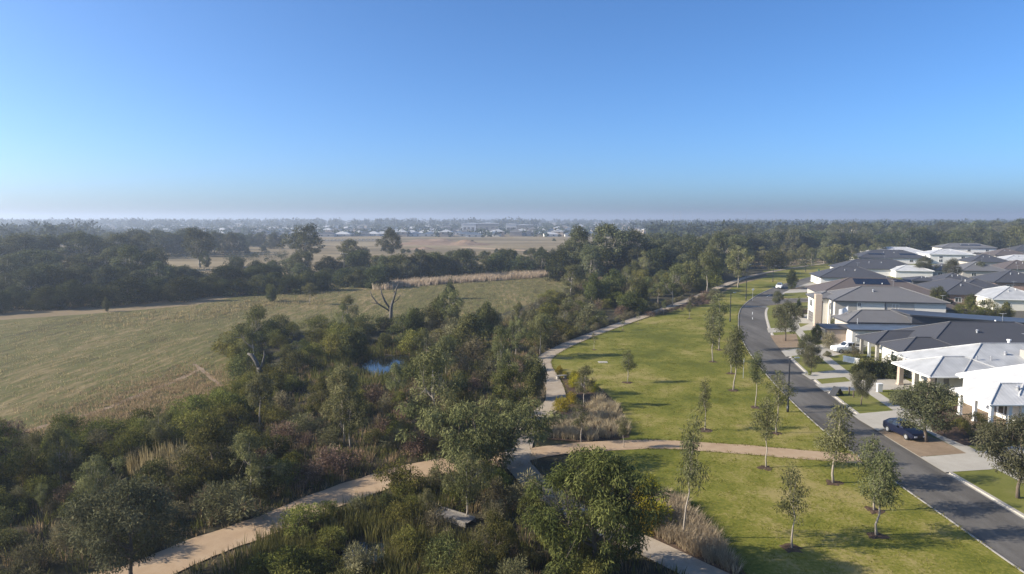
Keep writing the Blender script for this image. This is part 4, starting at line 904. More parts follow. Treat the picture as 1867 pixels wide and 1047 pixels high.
M['trim_dark'] = plain('dark_trim', (0.05, 0.05, 0.055), 0.5)
M['glass'] = plain('window_glass', (0.02, 0.026, 0.034), 0.06, spec=0.8)
M['door'] = plain('door_panel', (0.55, 0.51, 0.44), 0.5)
M['door_dark'] = plain('dark_door_panel', (0.12, 0.11, 0.105), 0.5)
M['solar'] = plain('solar_cell', (0.008, 0.010, 0.018), 0.15, spec=0.7)
M['metal'] = plain('grey_metal', (0.45, 0.45, 0.45), 0.4, metal=0.6)
M['black'] = plain('black_metal', (0.012, 0.012, 0.013), 0.45)
M['rubber'] = plain('rubber', (0.015, 0.015, 0.015), 0.8)
M['timber'] = plain('weathered_timber', (0.19, 0.170, 0.148), 0.9, var=0.3, scale=3)

def hip(mb, x0, x1, y0, y1, z, pitch, oh, kind, caps):
    """closed roof body over a rectangle; caps collects ridge and hip lines"""
    x0, x1, y0, y1 = x0 - oh, x1 + oh, y0 - oh, y1 + oh
    t = math.tan(R(pitch)); lo = z - 0.2
    A = [(x0, y0), (x1, y0), (x1, y1), (x0, y1)]
    i = len(mb.v)
    mb.v += [(x, y, lo) for x, y in A] + [(x, y, z) for x, y in A]
    mb.f += [(i + 3, i + 2, i + 1, i)]; mb.m += [1]
    for k in range(4):
        k2 = (k + 1) % 4; mb.f.append((i + k, i + k2, i + 4 + k2, i + 4 + k)); mb.m.append(1)
    e = i + 4
    if kind == 'flat': mb.f.append((e, e + 1, e + 2, e + 3)); mb.m.append(0); return z
    W, D = x1 - x0, y1 - y0
    if W >= D:
        h = D / 2 * t; g = 0 if kind == 'gable' else D / 2
        r = [(x0 + g, (y0 + y1) / 2, z + h), (x1 - g, (y0 + y1) / 2, z + h)]
        mb.v += r; a, b_ = i + 8, i + 9
        mb.f += [(e, e + 1, b_, a), (e + 1, e + 2, b_), (e + 2, e + 3, a, b_), (e + 3, e, a)]
        m_ = 1 if kind == 'gable' else 0; mb.m += [0, m_, 0, m_]
        caps += [(r[0], r[1])] + ([] if kind == 'gable' else [((x0, y0, z), r[0]), ((x0, y1, z), r[0]), ((x1, y0, z), r[1]), ((x1, y1, z), r[1])])
    else:
        h = W / 2 * t; g = 0 if kind == 'gable' else W / 2
        r = [((x0 + x1) / 2, y0 + g, z + h), ((x0 + x1) / 2, y1 - g, z + h)]
        mb.v += r; a, b_ = i + 8, i + 9
        mb.f += [(e, e + 1, a), (e + 1, e + 2, b_, a), (e + 2, e + 3, b_), (e + 3, e, a, b_)]
        m_ = 1 if kind == 'gable' else 0; mb.m += [m_, 0, m_, 0]
        caps += [(r[0], r[1])] + ([] if kind == 'gable' else [((x0, y0, z), r[0]), ((x1, y0, z), r[0]), ((x0, y1, z), r[1]), ((x1, y1, z), r[1])])
    return z + h
def on_face(face, a, z, wing):
    """frame of a wall face: origin, direction along the wall, outward normal"""
    x0, x1, y0, y1 = wing[:4]
    if face == '-y': return Vector((x0 + a, y0, z)), Vector((1, 0, 0)), Vector((0, -1, 0))
    if face == '-x': return Vector((x0, y0 + a, z)), Vector((0, 1, 0)), Vector((-1, 0, 0))
    if face == '+y': return Vector((x0 + a, y1, z)), Vector((1, 0, 0)), Vector((0, 1, 0))
    return Vector((x1, y0 + a, z)), Vector((0, 1, 0)), Vector((1, 0, 0))
def slab(mb, o, d, n, a0, a1, z0, z1, p0, p1):
    q = [o + d * a + n * p + Vector((0, 0, z)) for z in (z0, z1) for a, p in ((a0, p0), (a1, p0), (a1, p1), (a0, p1))]
    i = len(mb.v); mb.v += [tuple(k) for k in q]
    for f in ((0, 3, 2, 1), (4, 5, 6, 7), (0, 1, 5, 4), (1, 2, 6, 5), (2, 3, 7, 6), (3, 0, 4, 7)): mb.f.append(tuple(i + k for k in f)); mb.m.append(0)
def window(root, wing, face, a, z, w_, h, frame):
    o, d, n = on_face(face, a, z, wing); t = 0.07
    mb = MB()
    for q in ((0, w_, 0, t), (0, w_, h - t, h), (0, t, t, h - t), (w_ - t, w_, t, h - t), (w_ / 2 - t / 2, w_ / 2 + t / 2, t, h - t)):
        slab(mb, o, d, n, *q, 0.002, 0.06)
    f = mb.build('window', frame, root)
    for a0, a1 in ((t, w_ / 2 - t / 2), (w_ / 2 + t / 2, w_ - t)):
        mb = MB(); slab(mb, o, d, n, a0, a1, t, h - t, 0.003, 0.025); mb.build('pane', M['glass'], f)
def garage_door(root, wing, face, a, w_, h, mat):
    o, d, n = on_face(face, a, 0.0, wing); mb = MB()
    slab(mb, o, d, n, -0.1, 0, 0, h + 0.1, 0.002, 0.07); slab(mb, o, d, n, w_, w_ + 0.1, 0, h + 0.1, 0.002, 0.07); slab(mb, o, d, n, 0, w_, h, h + 0.1, 0.002, 0.07)
    g = mb.build('garage_door', M['trim'], root)
    for k in range(4):
        mb = MB(); slab(mb, o, d, n, 0.01, w_ - 0.01, k * h / 4 + 0.02, (k + 1) * h / 4 - 0.02, 0.003, 0.045); mb.build('panel', mat, g)
def entry(root, wing, face, a, mat):
    o, d, n = on_face(face, a, 0.0, wing); mb = MB(); slab(mb, o, d, n, 0, 1.0, 0.05, 2.1, 0.003, 0.05)
    e = mb.build('door', mat, root); mb = MB(); slab(mb, o, d, n, 0.86, 0.92, 0.95, 1.15, 0.051, 0.1); mb.build('handle', M['metal'], e)
def panels(root, x0, y0, z0, nx, ny, slope, axis='-y', pw=1.0, pl=1.65):
    """solar panels on a roof slope; (x0, y0, z0) is the lower corner"""
    s_ = math.tan(R(slope)); c = math.cos(R(slope))
    for i in range(nx):
        for j in range(ny):
            mb = MB(); a, b_ = i * (pw + 0.04), j * (pl + 0.04) * c
            for k, lift in ((0, 0.06), (1, 0.10)):
                for (u, v) in ((a, b_), (a + pw, b_), (a + pw, b_ + pl * c), (a, b_ + pl * c)):
                    mb.v.append((x0 + u, y0 + v, z0 + v * s_ + lift) if axis == '-y' else (x0 + v, y0 + u, z0 + v * s_ + lift))
            for f in ((0, 3, 2, 1), (4, 5, 6, 7), (0, 1, 5, 4), (1, 2, 6, 5), (2, 3, 7, 6), (3, 0, 4, 7)): mb.f.append(f); mb.m.append(0)
            mb.build('solar_panel', M['solar'], root)
def vent(root, x, y, z, h=0.6, r=0.06, mat=None):
    mb = MB(); mb.tube([(x, y, z - 0.4), (x, y, z + h)], r, 8); mb.tube([(x, y, z + h - 0.1), (x, y, z + h + 0.06)], r * 1.7, 8)
    mb.build('vent_pipe', mat or M['metal'], root)
def house(name, label, loc, rz, wings, win=(), gar=(), doors=(), cols=(), pan=(), vents=(), frame='trim', group=None):
    """wings: (x0, x1, y0, y1, eave, pitch, roof kind, roof, wall, overhang)"""
    root = empty(name, (loc[0], loc[1], ZP), rz)
    for wg in wings:
        x0, x1, y0, y1, ze, pt, kd, rf, wl, oh = wg
        if wl:
            mb = MB(); mb.box(x0, x1, y0, y1, -0.1, ze - 0.22); mb.build('wall', M[wl], root)
        caps = []; mb = MB(); hip(mb, x0, x1, y0, y1, ze, pt, oh, kd, caps)
        fas = M['trim'] if rf.startswith('steel_white') or rf == 'steel_pale' else M['trim_dark']
        ro = mb.build('roof', [M[rf], fas], root)
        if caps:
            mb = MB()
            for a, b_ in caps: mb.tube([Vector(a) + Vector((0, 0, 0.02)), Vector(b_) + Vector((0, 0, 0.02))], 0.1, 6)
            mb.build('ridge_cap', M[rf], ro)
        mb = MB(); g0 = oh + 0.1
        for q in ((x0 - g0, x1 + g0, y0 - g0, y0 - g0 + 0.1), (x0 - g0, x0 - g0 + 0.1, y0 - g0 + 0.1, y1 + g0)):
            mb.box(*q, ze - 0.14, ze - 0.02)
        mb.build('gutter', fas, ro)
    for i, f, a, z, w_, h in win: window(root, wings[i], f, a, z, w_, h, M[frame])
    for i, f, a, w_, mt in gar: garage_door(root, wings[i], f, a, w_, 2.2, M[mt])
    for i, f, a, mt in doors: entry(root, wings[i], f, a, M[mt])
    for x, y, h, s_, mt in cols:
        mb = MB(); mb.box(x - s_, x + s_, y - s_, y + s_, -0.05, h); mb.box(x - s_ * 1.3, x + s_ * 1.3, y - s_ * 1.3, y + s_ * 1.3, -0.06, 0.18); mb.build('column', M[mt], root)
    for q in pan: panels(root, *q)
    for q in vents: vent(root, *q)
    if len(wings[0]) and wings[0][6] == 'hip':
        x0, x1, y0, y1, ze, pt = wings[0][:6]; hw = min(x1 - x0, y1 - y0) / 2
        ax, ay, az = x0 + (x1 - x0) * 0.62, (y0 + y1) / 2, ze + hw * math.tan(R(pt))
        mb = MB(); mb.tube([(ax, ay, az), (ax, ay, az + 1.6)], 0.025, 5); mb.tube([(ax - 0.5, ay, az + 1.5), (ax + 0.6, ay, az + 1.5)], 0.02, 4)
        for k in range(5): mb.tube([(ax - 0.4 + k * 0.22, ay - 0.35 + k * 0.04, az + 1.52), (ax - 0.4 + k * 0.22, ay + 0.35 - k * 0.04, az + 1.52)], 0.014, 4)
        mb.build('antenna', M['metal'], root)
        wx, wy = x0 + (x1 - x0) * 0.4, y0 + hw * 0.62
        wz = ze + (wy - y0 + wings[0][9]) * math.tan(R(pt))
        mb = MB(); mb.tube([(wx, wy, wz - 0.15), (wx, wy, wz + 0.2), (wx, wy, wz + 0.32), (wx, wy, wz + 0.48)], [0.14, 0.14, 0.24, 0.1], 10)
        mb.build('roof_ventilator', M['metal'], root)
    return tag(root, label, 'house', group)

# white porch house (cut by the picture edge)
house('porch_house', 'white house with white steel roof and columned corner porch', (50.0, 69.6), 0, [
    (0, 9.5, 0, 5.2, 2.75, 24, 'hip', 'steel_white', None, 0.55),
    (3.8, 20, 1.2, 10.3, 3.3, 25, 'hip', 'steel_white', 'white', 0.5)],
    win=[(1, '-x', 5.8, 0.9, 1.5, 1.4), (1, '-x', 1.2, 0.5, 1.8, 1.9), (1, '-y', 2.0, 0.6, 2.4, 1.8), (1, '-y', 6.5, 0.9, 2.0, 1.3)], doors=[(1, '-x', 3.3, 'door_dark')],
    cols=[(0.1, 0.1, 2.55, 0.16, 'trim'), (0.1, 2.6, 2.55, 0.16, 'trim'), (0.1, 5.0, 2.55, 0.16, 'trim'), (2.0, 0.1, 2.55, 0.16, 'trim'), (3.3, 0.1, 2.55, 0.12, 'trim')])
# pale grey roofed house
house('pale_roof_house', 'house with broad pale grey steel hip roof and vent pipes', (51.0, 81.6), 0, [
    (3.8, 24, 0, 13.4, 2.75, 21, 'hip', 'steel_pale', 'beige', 0.55),
    (0.1, 10, 0.15, 7.3, 2.79, 21.6, 'hip', 'steel_pale', None, 0.5)],
    win=[(0, '-x', 4.6, 0.3, 2.0, 2.0), (0, '-y', 2.5, 0.8, 1.8, 1.4), (0, '-y', 7, 0.9, 1.5, 1.2), (0, '-y', 12, 0.9, 2.2, 1.2)], gar=[(0, '-x', 7.6, 4.8, 'door')], doors=[(0, '-x', 2.4, 'door_dark')],
    cols=[(0.3, 0.4, 2.6, 0.28, 'brick_tan'), (0.3, 3.6, 2.6, 0.28, 'beige'), (0.3, 7.0, 2.6, 0.28, 'brick_tan')], vents=[(7.5, 3.0, 4.0, 0.6), (9.3, 3.0, 4.0, 0.6), (15.5, 8.6, 5.1, 0.6, 0.16, M['trim'])])
root = [o for o in bpy.data.objects if o.name == 'pale_roof_house'][0]
mb = MB(); mb.box(13.6, 15.2, 2.8, 4.0, 4.2, 5.3); mb.build('roof_cooler', M['greige'], root)
# charcoal tiled house
house('charcoal_house', 'large house with charcoal tiled hip roof behind the hedge', (57.0, 96.9), R(-3), [
    (2.5, 27, 0, 15, 2.75, 22.5, 'hip', 'tile_dark', 'cream', 0.5),
    (-0.6, 8, -0.2, 6.2, 2.79, 23, 'hip', 'tile_dark', 'cream', 0.5),
    (-1.2, 10, 6.6, 12.4, 2.82, 22.8, 'hip', 'tile_dark', None, 0.5)],
    win=[(1, '-x', 1.8, 0.8, 1.8, 1.5), (1, '-y', 1.5, 0.7, 1.2, 1.5), (1, '-y', 4, 0.7, 1.2, 1.5), (0, '-x', 7.2, 0.2, 2.6, 2.2)], doors=[(0, '-x', 10.5, 'door_dark')],
    cols=[(-1.0, 6.9, 2.6, 0.22, 'greige'), (-1.0, 9.5, 2.6, 0.18, 'trim'), (-1.0, 12.2, 2.6, 0.22, 'greige')], vents=[(13, 9.5, 5.2, 0.5, 0.07, M['trim']), (18, 9.6, 5.3, 0.7, 0.07, M['trim'])])
# modern house: cream garage under slate roof, dark skillion behind
mh = house('skillion_house', 'modern house with cream garage and long dark skillion roof', (58.4, 115.8), R(-6), [
    (0, 15, 0, 5.8, 2.95, 6, 'gable', 'steel_blue', 'cream', 0.35),
    (-3.2, 0.6, 2.6, 8.2, 2.6, 4, 'flat', 'steel_dark', 'brick_tan', 0.2),
    (2.0, 14, 7.2, 14, 3.2, 24, 'hip', 'tile_grey', 'beige', 0.5)],
    gar=[(0, '-x', 0.6, 4.6, 'door')], win=[(0, '-y', 0.7, 0.9, 0.4, 1.2), (1, '-x', 1.2, 0.6, 1.6, 1.6)], doors=[(1, '-x', 3.4, 'door_dark')], vents=[(2.5, 4.5, 3.3, 0.8)])
mb = MB()                                              # skillion: wall rising to the left, one long slope
x0, x1, y0, y1 = 12.6, 42, 6.6, 13.4
mb.v = [(x0, y0, -.1), (x1, y0, -.1), (x1, y1, -.1), (x0, y1, -.1), (x0, y0, 4.5), (x1, y0, 2.7), (x1, y1, 2.7), (x0, y1, 4.5)]
for f in ((0, 1, 5, 4), (1, 2, 6, 5), (2, 3, 7, 6), (3, 0, 4, 7), (4, 5, 6, 7)): mb.f.append(f); mb.m.append(0)
mb.build('skillion_wall', M['char'], mh)
mb = MB()
mb.v = [(x0 - .6, y0 - .5, 4.56), (x1 + .5, y0 - .5, 2.70), (x1 + .5, y1 + .5, 2.70), (x0 - .6, y1 + .5, 4.56)]
mb.v += [(a, b_, c + 0.25) for a, b_, c in mb.v]
for k, f in enumerate(((3, 2, 1, 0), (4, 5, 6, 7), (0, 1, 5, 4), (1, 2, 6, 5), (2, 3, 7, 6), (3, 0, 4, 7))): mb.f.append(f); mb.m.append(0 if k == 1 else 1)
mb.build('skillion_roof', [M['steel_dark'], M['trim_dark']], mh)
# two storey house
house('two_storey_house', 'two storey cream house with grey tiled hip roof', (64.6, 135.5), R(-12), [
    (0, 20, 0, 12.8, 5.6, 18, 'hip', 'tile_grey', 'cream', 0.55),
    (-2.6, 3, 5.5, 12.0, 5.4, 18, 'hip', 'tile_grey', 'cream', 0.45)],
    win=[(0, '-y', 10.4, 3.2, 1.3, 1.9), (0, '-y', 4.2, 4.3, 0.6, 0.9), (0, '-y', 7.2, 0.6, 1.8, 1.6), (0, '-y', 15.4, 0.9, 1.6, 1.2), (0, '-x', 2.6, 3.2, 1.8, 1.5), (0, '-x', 1.0, 0.5, 2.2, 2.0), (1, '-x', 2.2, 3.2, 2.2, 1.5)],
    gar=[(1, '-x', 0.8, 4.8, 'door_dark')], cols=[(-2.4, 3.6, 5.2, 0.35, 'cream'), (-2.4, 1.2, 5.2, 0.35, 'brick_tan')])
ts = bpy.data.objects['two_storey_house']
mb = MB(); mb.box(9.2, 14.4, -0.03, -0.003, 0.0, 5.5); mb.build('render_panel', M['beige'], ts)
mb = MB(); mb.box(0.02, 4.0, -0.03, -0.003, 0.0, 5.5); mb.build('render_panel', M['greige'], ts)
mb = MB(); mb.box(9.1, 9.2, -0.14, -0.04, 0.0, 5.5); mb.build('downpipe', M['trim_dark'], ts)
mb = MB(); mb.box(-3.5, -2.3, 0.6, 2.2, 0, 6.6); mb.build('chimney', M['brick_tan'], ts)
# rear carport
p = G(1699, 566, 2.6)
house('carport', 'small brown roofed rear carport behind the two storey house', (p.x, p.y), 0, [(0, 6.5, 0, 6, 2.7, 20, 'hip', 'tile_brown', None, 0.5)],
      cols=[(0.2, 0.2, 2.5, 0.2, 'brick'), (6.3, 0.2, 2.5, 0.35, 'brick'), (0.2, 5.8, 2.5, 0.2, 'brick'), (6.3, 5.8, 2.5, 0.2, 'brick')])

def far_house(label, u1, v1, u2, ze, depth, pitch, roof, wall, kind='hip', name='house', rz=R(-12), pan=(), wins=2, extra=None):
    a, b_ = G(u1, v1, ze), G(u2, v1, ze)
    W = b_.x - a.x
    wings = [(0, W, 0, depth, ze, pitch, kind, roof, wall, 0.5)]
    if extra: wings += extra(W, depth)
    wn = [(0, '-y', W * (k + 0.5) / wins - 0.8, ze - 2.0, 1.6, 1.2) for k in range(wins)] + [(0, '-x', depth * 0.3, ze - 2.0, 1.8, 1.3)]
    if ze > 4.5: wn += [(0, '-y', W * (k + 0.5) / wins - 0.8, 0.8, 1.6, 1.4) for k in range(wins)]
    return house(name, label, (a.x, a.y), rz, wings, win=wn, pan=pan, vents=[(W * 0.55, depth * 0.3, ze + depth * 0.3 * math.tan(R(pitch)), 0.5, 0.07, M['trim'])])
t6 = math.tan(R(21))
far_house('house with brown grey roof carrying black solar panels', 1498, 536, 1700, 2.7, 17, 21, 'tile_brown', 'beige', name='solar_house',
          pan=[(9.2, 4.9, 2.7 + 5.4 * t6, 8, 2, 21), (19.0, 6.4, 2.7 + 6.9 * t6, 4, 1, 21)])
far_house('white walled house with charcoal hip roof by side street', 1497, 506, 1612, 2.7, 15, 21, 'tile_dark', 'white', name='charcoal_house')
far_house('long charcoal roofed house with white garage wing', 1532, 490, 1668, 2.7, 16, 21, 'tile_dark', 'white', name='charcoal_house', extra=lambda W, D: [(W * 0.62, W * 1.05, -6, 4, 2.6, 18, 'hip', 'steel_white', 'white', 0.4)])
far_house('charcoal roofed house with panels before the white roofs', 1567, 470, 1682, 2.7, 18, 20, 'tile_dark', 'white', name='charcoal_house', pan=[(5, 3, 2.7 + 3.5 * math.tan(R(20)), 7, 1, 20), (19, 3, 2.7 + 3.5 * math.tan(R(20)), 7, 1, 20)])
far_house('white roofed house behind the farthest charcoal roof', 1590, 463, 1692, 3.4, 20, 17, 'steel_white', 'white', name='white_house')
far_house('white roofed house with blue shaded side wall', 1696, 464, 1768, 4.6, 16, 15, 'steel_white', 'white', name='white_house')
far_house('two storey grey roofed house with solar panels at back', 1718, 452, 1806, 5.8, 14, 17, 'tile_grey', 'white', name='two_storey_house', pan=[(10, 3, 5.8 + 3.5 * math.tan(R(17)), 10, 1, 17)], wins=3)
far_house('pale blue walled two storey house at upper picture edge', 1814, 442, 1890, 5.8, 14, 17, 'tile_grey', 'white', name='two_storey_house', wins=4)
far_house('red brick house with large dark hip roof', 1722, 537, 1815, 2.7, 22, 22, 'tile_dark', 'brick', name='brick_house', extra=lambda W, D: [(W * 0.45, W * 1.5, 7, 20, 2.9, 21, 'hip', 'tile_dark', 'brick', 0.5)])
far_house('house with pale grey roof at picture edge beside dark green tree', 1812, 546, 1900, 2.7, 14, 21, 'steel_pale', 'cream', name='pale_roof_house')
far_house('brick house with dark roof beside backyard tree', 1715, 515, 1780, 2.7, 12, 22, 'tile_dark', 'brick', name='brick_house')
far_house('dark roofed house behind the brick house at picture edge', 1815, 515, 1905, 2.7, 16, 22, 'tile_dark', 'brick', name='brick_house')
far_house('grey roofed house between the two backyard trees', 1700, 493, 1752, 2.7, 12, 20, 'tile_grey', 'beige', name='grey_house')
far_house('grey brown roofed house right of second backyard tree', 1755, 494, 1830, 2.7, 16, 20, 'tile_grey', 'beige', name='grey_house')
far_house('brown roofed house at picture edge below the white roof', 1832, 491, 1900, 2.7, 14, 22, 'tile_brown', 'beige', name='brown_house')
far_house('dark roofed house right of blue shaded white house', 1772, 478, 1836, 2.7, 14, 22, 'tile_dark', 'beige', name='charcoal_house')
far_house('white roofed house at picture edge in upper estate', 1832, 475, 1905, 3.2, 14, 16, 'steel_white', 'white', name='white_house')
far_house('brown roofed house in upper estate before two storey house', 1815, 466, 1870, 2.7, 16, 22, 'tile_brown', 'beige', name='brown_house')
far_house('dark roofed house just below two storey solar house', 1775, 463, 1822, 2.7, 14, 22, 'tile_dark', 'white', name='charcoal_house')
far_house('small dark roofed house at picture edge in upper estate', 1850, 458, 1910, 2.7, 16, 22, 'tile_dark', 'beige', name='charcoal_house')
far_house('dark carport roof between charcoal roofs and brick house', 1665, 512, 1712, 2.6, 9, 12, 'tile_dark', 'char', name='garage_building', wins=1)
# backyard plants
for u, vb, vt, kd, wd, nm, lab in [
    (1684, 506, 466, 'street_tree', 1.0, 'backyard_tree', 'round green backyard tree left of blue shaded white house'),
    (1737, 512, 470, 'street_tree', 0.9, 'backyard_tree', 'rounded backyard tree between two grey roofs'),
    (1786, 506, 476, 'street_tree', 0.9, 'backyard_tree', 'small round backyard tree above the brick house roof'),
    (1710, 570, 520, 'shrub_tree', 0.7, 'backyard_tree', 'dark shrubby tree behind the solar panel house'),
    (1770, 590, 536, 'green_gum', 0.9, 'backyard_tree', 'yellow green backyard tree before the brick house'),
    (1805, 592, 545, 'green_gum', 0.95, 'backyard_tree', 'olive backyard tree right of yellow green one'),
    (1832, 590, 548, 'shrub_tree', 0.6, 'backyard_tree', 'dark green rounded tree beside pale roofed edge house'),
    (1866, 500, 475, 'shrub_tree', 0.6, 'backyard_tree', 'dark tree at picture edge in the estate'),
    (1560, 485, 466, 'green_gum', 1.0, 'backyard_tree', 'yellow leaved tree at far end of street'),
    (1520, 606, 578, 'shrub_tree', 0.5, 'front_yard_tree', 'dark bushy tree beside dark wagon driveway'),
    (1488, 626, 588, 'shrub_tree', 0.5, 'front_yard_tree', 'dark upright tree before the tan brick entrance'),
    (1510, 634, 605, 'scrub', 1.0, 'front_yard_shrub', 'twiggy front yard shrub beside tan brick entrance'),
    (1780, 668, 614, 'conifer', 0.7, 'small_conifer', 'little conifer tip over pale roof ridge, nearer the street'),
    (1838, 670, 616, 'conifer', 0.6, 'small_conifer', 'little conifer tip over pale roof ridge, near picture edge'),
    (1456, 560, 540, 'conifer', 1.0, 'small_conifer', 'small bushy conifer at edge of side street'),
    (1458, 580, 560, 'scrub', 1.0, 'front_yard_shrub', 'yellow green shrub on corner garden bed'),
    (1775, 790, 752, 'bush', 0.7, 'front_yard_shrub', 'dark rounded bush in porch house garden'),
    (1805, 800, 772, 'bush', 0.6, 'front_yard_shrub', 'clipped dark ball bush by porch house path'),
    (1750, 780, 765, 'bush', 1.0, 'front_yard_shrub', 'low orange green bush beside the porch paving'),
    (1556, 652, 628, 'scrub', 0.8, 'front_yard_shrub', 'thin shrub standing against the white utility truck'),
    (1508, 652, 640, 'bush', 1.0, 'front_yard_shrub', 'low olive shrub at nose of white utility truck'),
    (1475, 686, 676, 'bush', 0.6, 'front_yard_shrub', 'small low shrub beside driveway grass island')]:
    place(kd, G(u, vb), height(u, vb, vt), nm, lab, 'plant' if 'shrub' in nm else 'tree', None, wide=wd, z=ZP, rg=rg)
objs = []
for i in range(9):
    objs.append(place('conifer', (47.9 + i * 0.68, 92.6 + rg.uniform(-.2, .2)), rg.uniform(2.9, 3.4), 'hedge_plant', '-', 'plant', None, wide=1.5, z=ZP, rg=rg))
number(objs, 'dark conical hedge plant before charcoal house, # from street', 'hedge before the charcoal house')
objs = []
for i in range(6):
    p = G(1440 + i * 11, 569 - i * 0.8)
    objs.append(place('bush', p, rg.uniform(0.5, 0.8), 'garden_shrub', '-', 'plant', None, wide=1.0, z=ZP, rg=rg))
number(objs, 'tiny clipped shrub in corner garden bed, # from street', 'shrubs in the corner bed')
objs = []
for u in (1463, 1474):
    objs.append(place('conifer', G(u, 580), 1.3, 'pencil_conifer', '-', 'plant', None, wide=0.8, z=ZP, rg=rg))
number(objs, 'tiny pencil conifer beside dark wagon, # from street', 'pencil conifers by the wagon')
# side fences of paling
def fence(label, a, b_, h=1.7, group=None):
    a, b_ = Vector((*a, 0)), Vector((*b_, 0)); d = b_ - a; L_ = d.length
    e = empty('paling_fence', (a.x, a.y, ZP), math.atan2(d.y, d.x))
    n = int(L_ / 0.6); w_ = L_ / n
    me = MB().box(0, w_ - 0.02, -0.012, 0.012, 0.05, h).mesh('paling', M['timber'])
    for i in range(n): link('paling', me, e, (i * w_, 0, (i * 7 % 5) * 0.008))
    MB().box(0, L_, 0.014, 0.06, 0.5, 0.6).box(0, L_, 0.014, 0.06, h - 0.35, h - 0.25).build('rail', M['timber'], e)
    tag(e, label, 'fence', group)
fence('timber side fence between skillion house and backyard lawn', (101, 131), (106, 112))
fence('timber fence behind the carport and yellow green trees', (96, 150), (125, 146))
fence('timber fence along the brick house backyard', (110, 128), (135, 150))

# ------------------------------------------------------------------ vehicles
def car(name, label, loc, rz, paint, st, wheels, wr, cat='car', tray=None):
    """st: stations along the length (x, half width, sill z, belt z, roof z, roof half width); roof above belt only over the cabin"""
    root = empty(name, loc, rz)
    mb = MB(); k = 9
    for x, hw, zs, zb, zr, rw in st:
        mid = (zs + zb) / 2
        half = [(hw * 0.9, zs), (hw, zs + 0.12), (hw * 1.0, mid), (hw * 0.97, zb), (rw, zr)]
        row_ = [(-a, z) for a, z in half] + [(a, z) for a, z in reversed(half)]
        for a, z in row_: mb.v.append((x, a, z))
    n = 10
    for i in range(len(st) - 1):
        for j in range(n - 1):
            mb.f.append((i * n + j, i * n + j + 1, (i + 1) * n + j + 1, (i + 1) * n + j)); mb.m.append(0)
    mb.f.append(tuple(range(n))); mb.m.append(0)
    e_ = (len(st) - 1) * n; mb.f.append(tuple(e_ + j for j in reversed(range(n)))); mb.m.append(0)
    mb.build('body', paint, root, smooth=False)
    cab = [s_ for s_ in st if s_[4] > s_[3] + 0.2]
    # side glass, windscreen, rear glass
    for sgn in (-1, 1):
        for a, c in zip(cab[:-1], cab[1:]):
            def pt(s_, f): return (s_[0], sgn * ((s_[1] * 0.97) * (1 - f) + s_[5] * f + 0.012), s_[3] * (1 - f) + s_[4] * f)
            q = [pt(a, 0.1), pt(c, 0.1), pt(c, 0.88), pt(a, 0.88)]
            dx = 0.04
            q = [(q[0][0] + dx, *q[0][1:]), (q[1][0] - dx, *q[1][1:]), (q[2][0] - dx, *q[2][1:]), (q[3][0] + dx, *q[3][1:])]
            MB().face(q if sgn < 0 else q[::-1]).build('side_window', M['glass'], root)
    i0 = st.index(cab[0]); i1 = st.index(cab[-1])
    for nm, a, c in (('windscreen', st[i0 - 1], st[i0]), ('rear_window', st[i1 + 1], st[i1])):
        dn = Vector((c[4] - a[4], 0, -(c[0] - a[0]))).normalized() * (1 if nm == 'windscreen' else 1)
        if dn.z < 0: dn = -dn
        def at(f, y): 
            z = a[4] * (1 - f) + c[4] * f; x = a[0] * (1 - f) + c[0] * f; hw = a[5] * (1 - f) + c[5] * f
            return (x + dn.x * 0.012, y * hw * 0.9, z + dn.z * 0.012)
        MB().face([at(0.12, -1), at(0.12, 1), at(0.92, 1), at(0.92, -1)]).build(nm, M['glass'], root)
    f_, r_ = st[0], st[-1]
    for s_ in (-1, 1):
        y = s_ * f_[1] * 0.68
        MB().box(f_[0] - 0.02, f_[0] + 0.06, y - 0.16, y + 0.16, f_[3] - 0.2, f_[3] - 0.05).build('headlight', M['headlamp'], root)
        y = s_ * r_[1] * 0.72
        MB().box(r_[0] - 0.06, r_[0] + 0.02, y - 0.13, y + 0.13, r_[3] - 0.22, r_[3] - 0.04).build('tail_light', M['taillamp'], root)
        MB().box(cab[0][0] - 0.25, cab[0][0] - 0.1, s_ * (cab[0][1] + 0.08) - 0.09, s_ * (cab[0][1] + 0.08) + 0.09, cab[0][3], cab[0][3] + 0.14).build('mirror', paint, root)
    MB().box(f_[0] - 0.015, f_[0] + 0.02, -0.35, 0.35, f_[2] + 0.08, f_[2] + 0.24).build('grille', M['black'], root)
    for x in wheels:
        for s_ in (-1, 1):
            hw = st[2][1]
            wt = MB().tube([(x, s_ * (hw - 0.2), wr), (x, s_ * (hw + 0.02), wr)], wr, 18).build('wheel', M['rubber'], root)
            MB().tube([(x, s_ * (hw + 0.012), wr), (x, s_ * (hw + 0.035), wr)], wr * 0.62, 14).build('rim', M['metal'], wt)
    if tray: MB().box(tray[0], tray[1], -0.72, 0.72, tray[2], tray[3]).build('tray_cover', M['black'], root)
    return tag(root, label, cat)
M['headlamp'] = plain('headlamp_glass', (0.7, 0.7, 0.72), 0.1)
M['taillamp'] = plain('tail_lamp', (0.25, 0.01, 0.01), 0.2)
M['paint_blue'] = plain('dark_blue_paint', (0.006, 0.008, 0.022), 0.32, spec=0.4)
M['paint_white'] = plain('white_paint', (0.78, 0.78, 0.77), 0.3)
M['paint_dark'] = plain('charcoal_paint', (0.03, 0.033, 0.04), 0.25, spec=0.6)
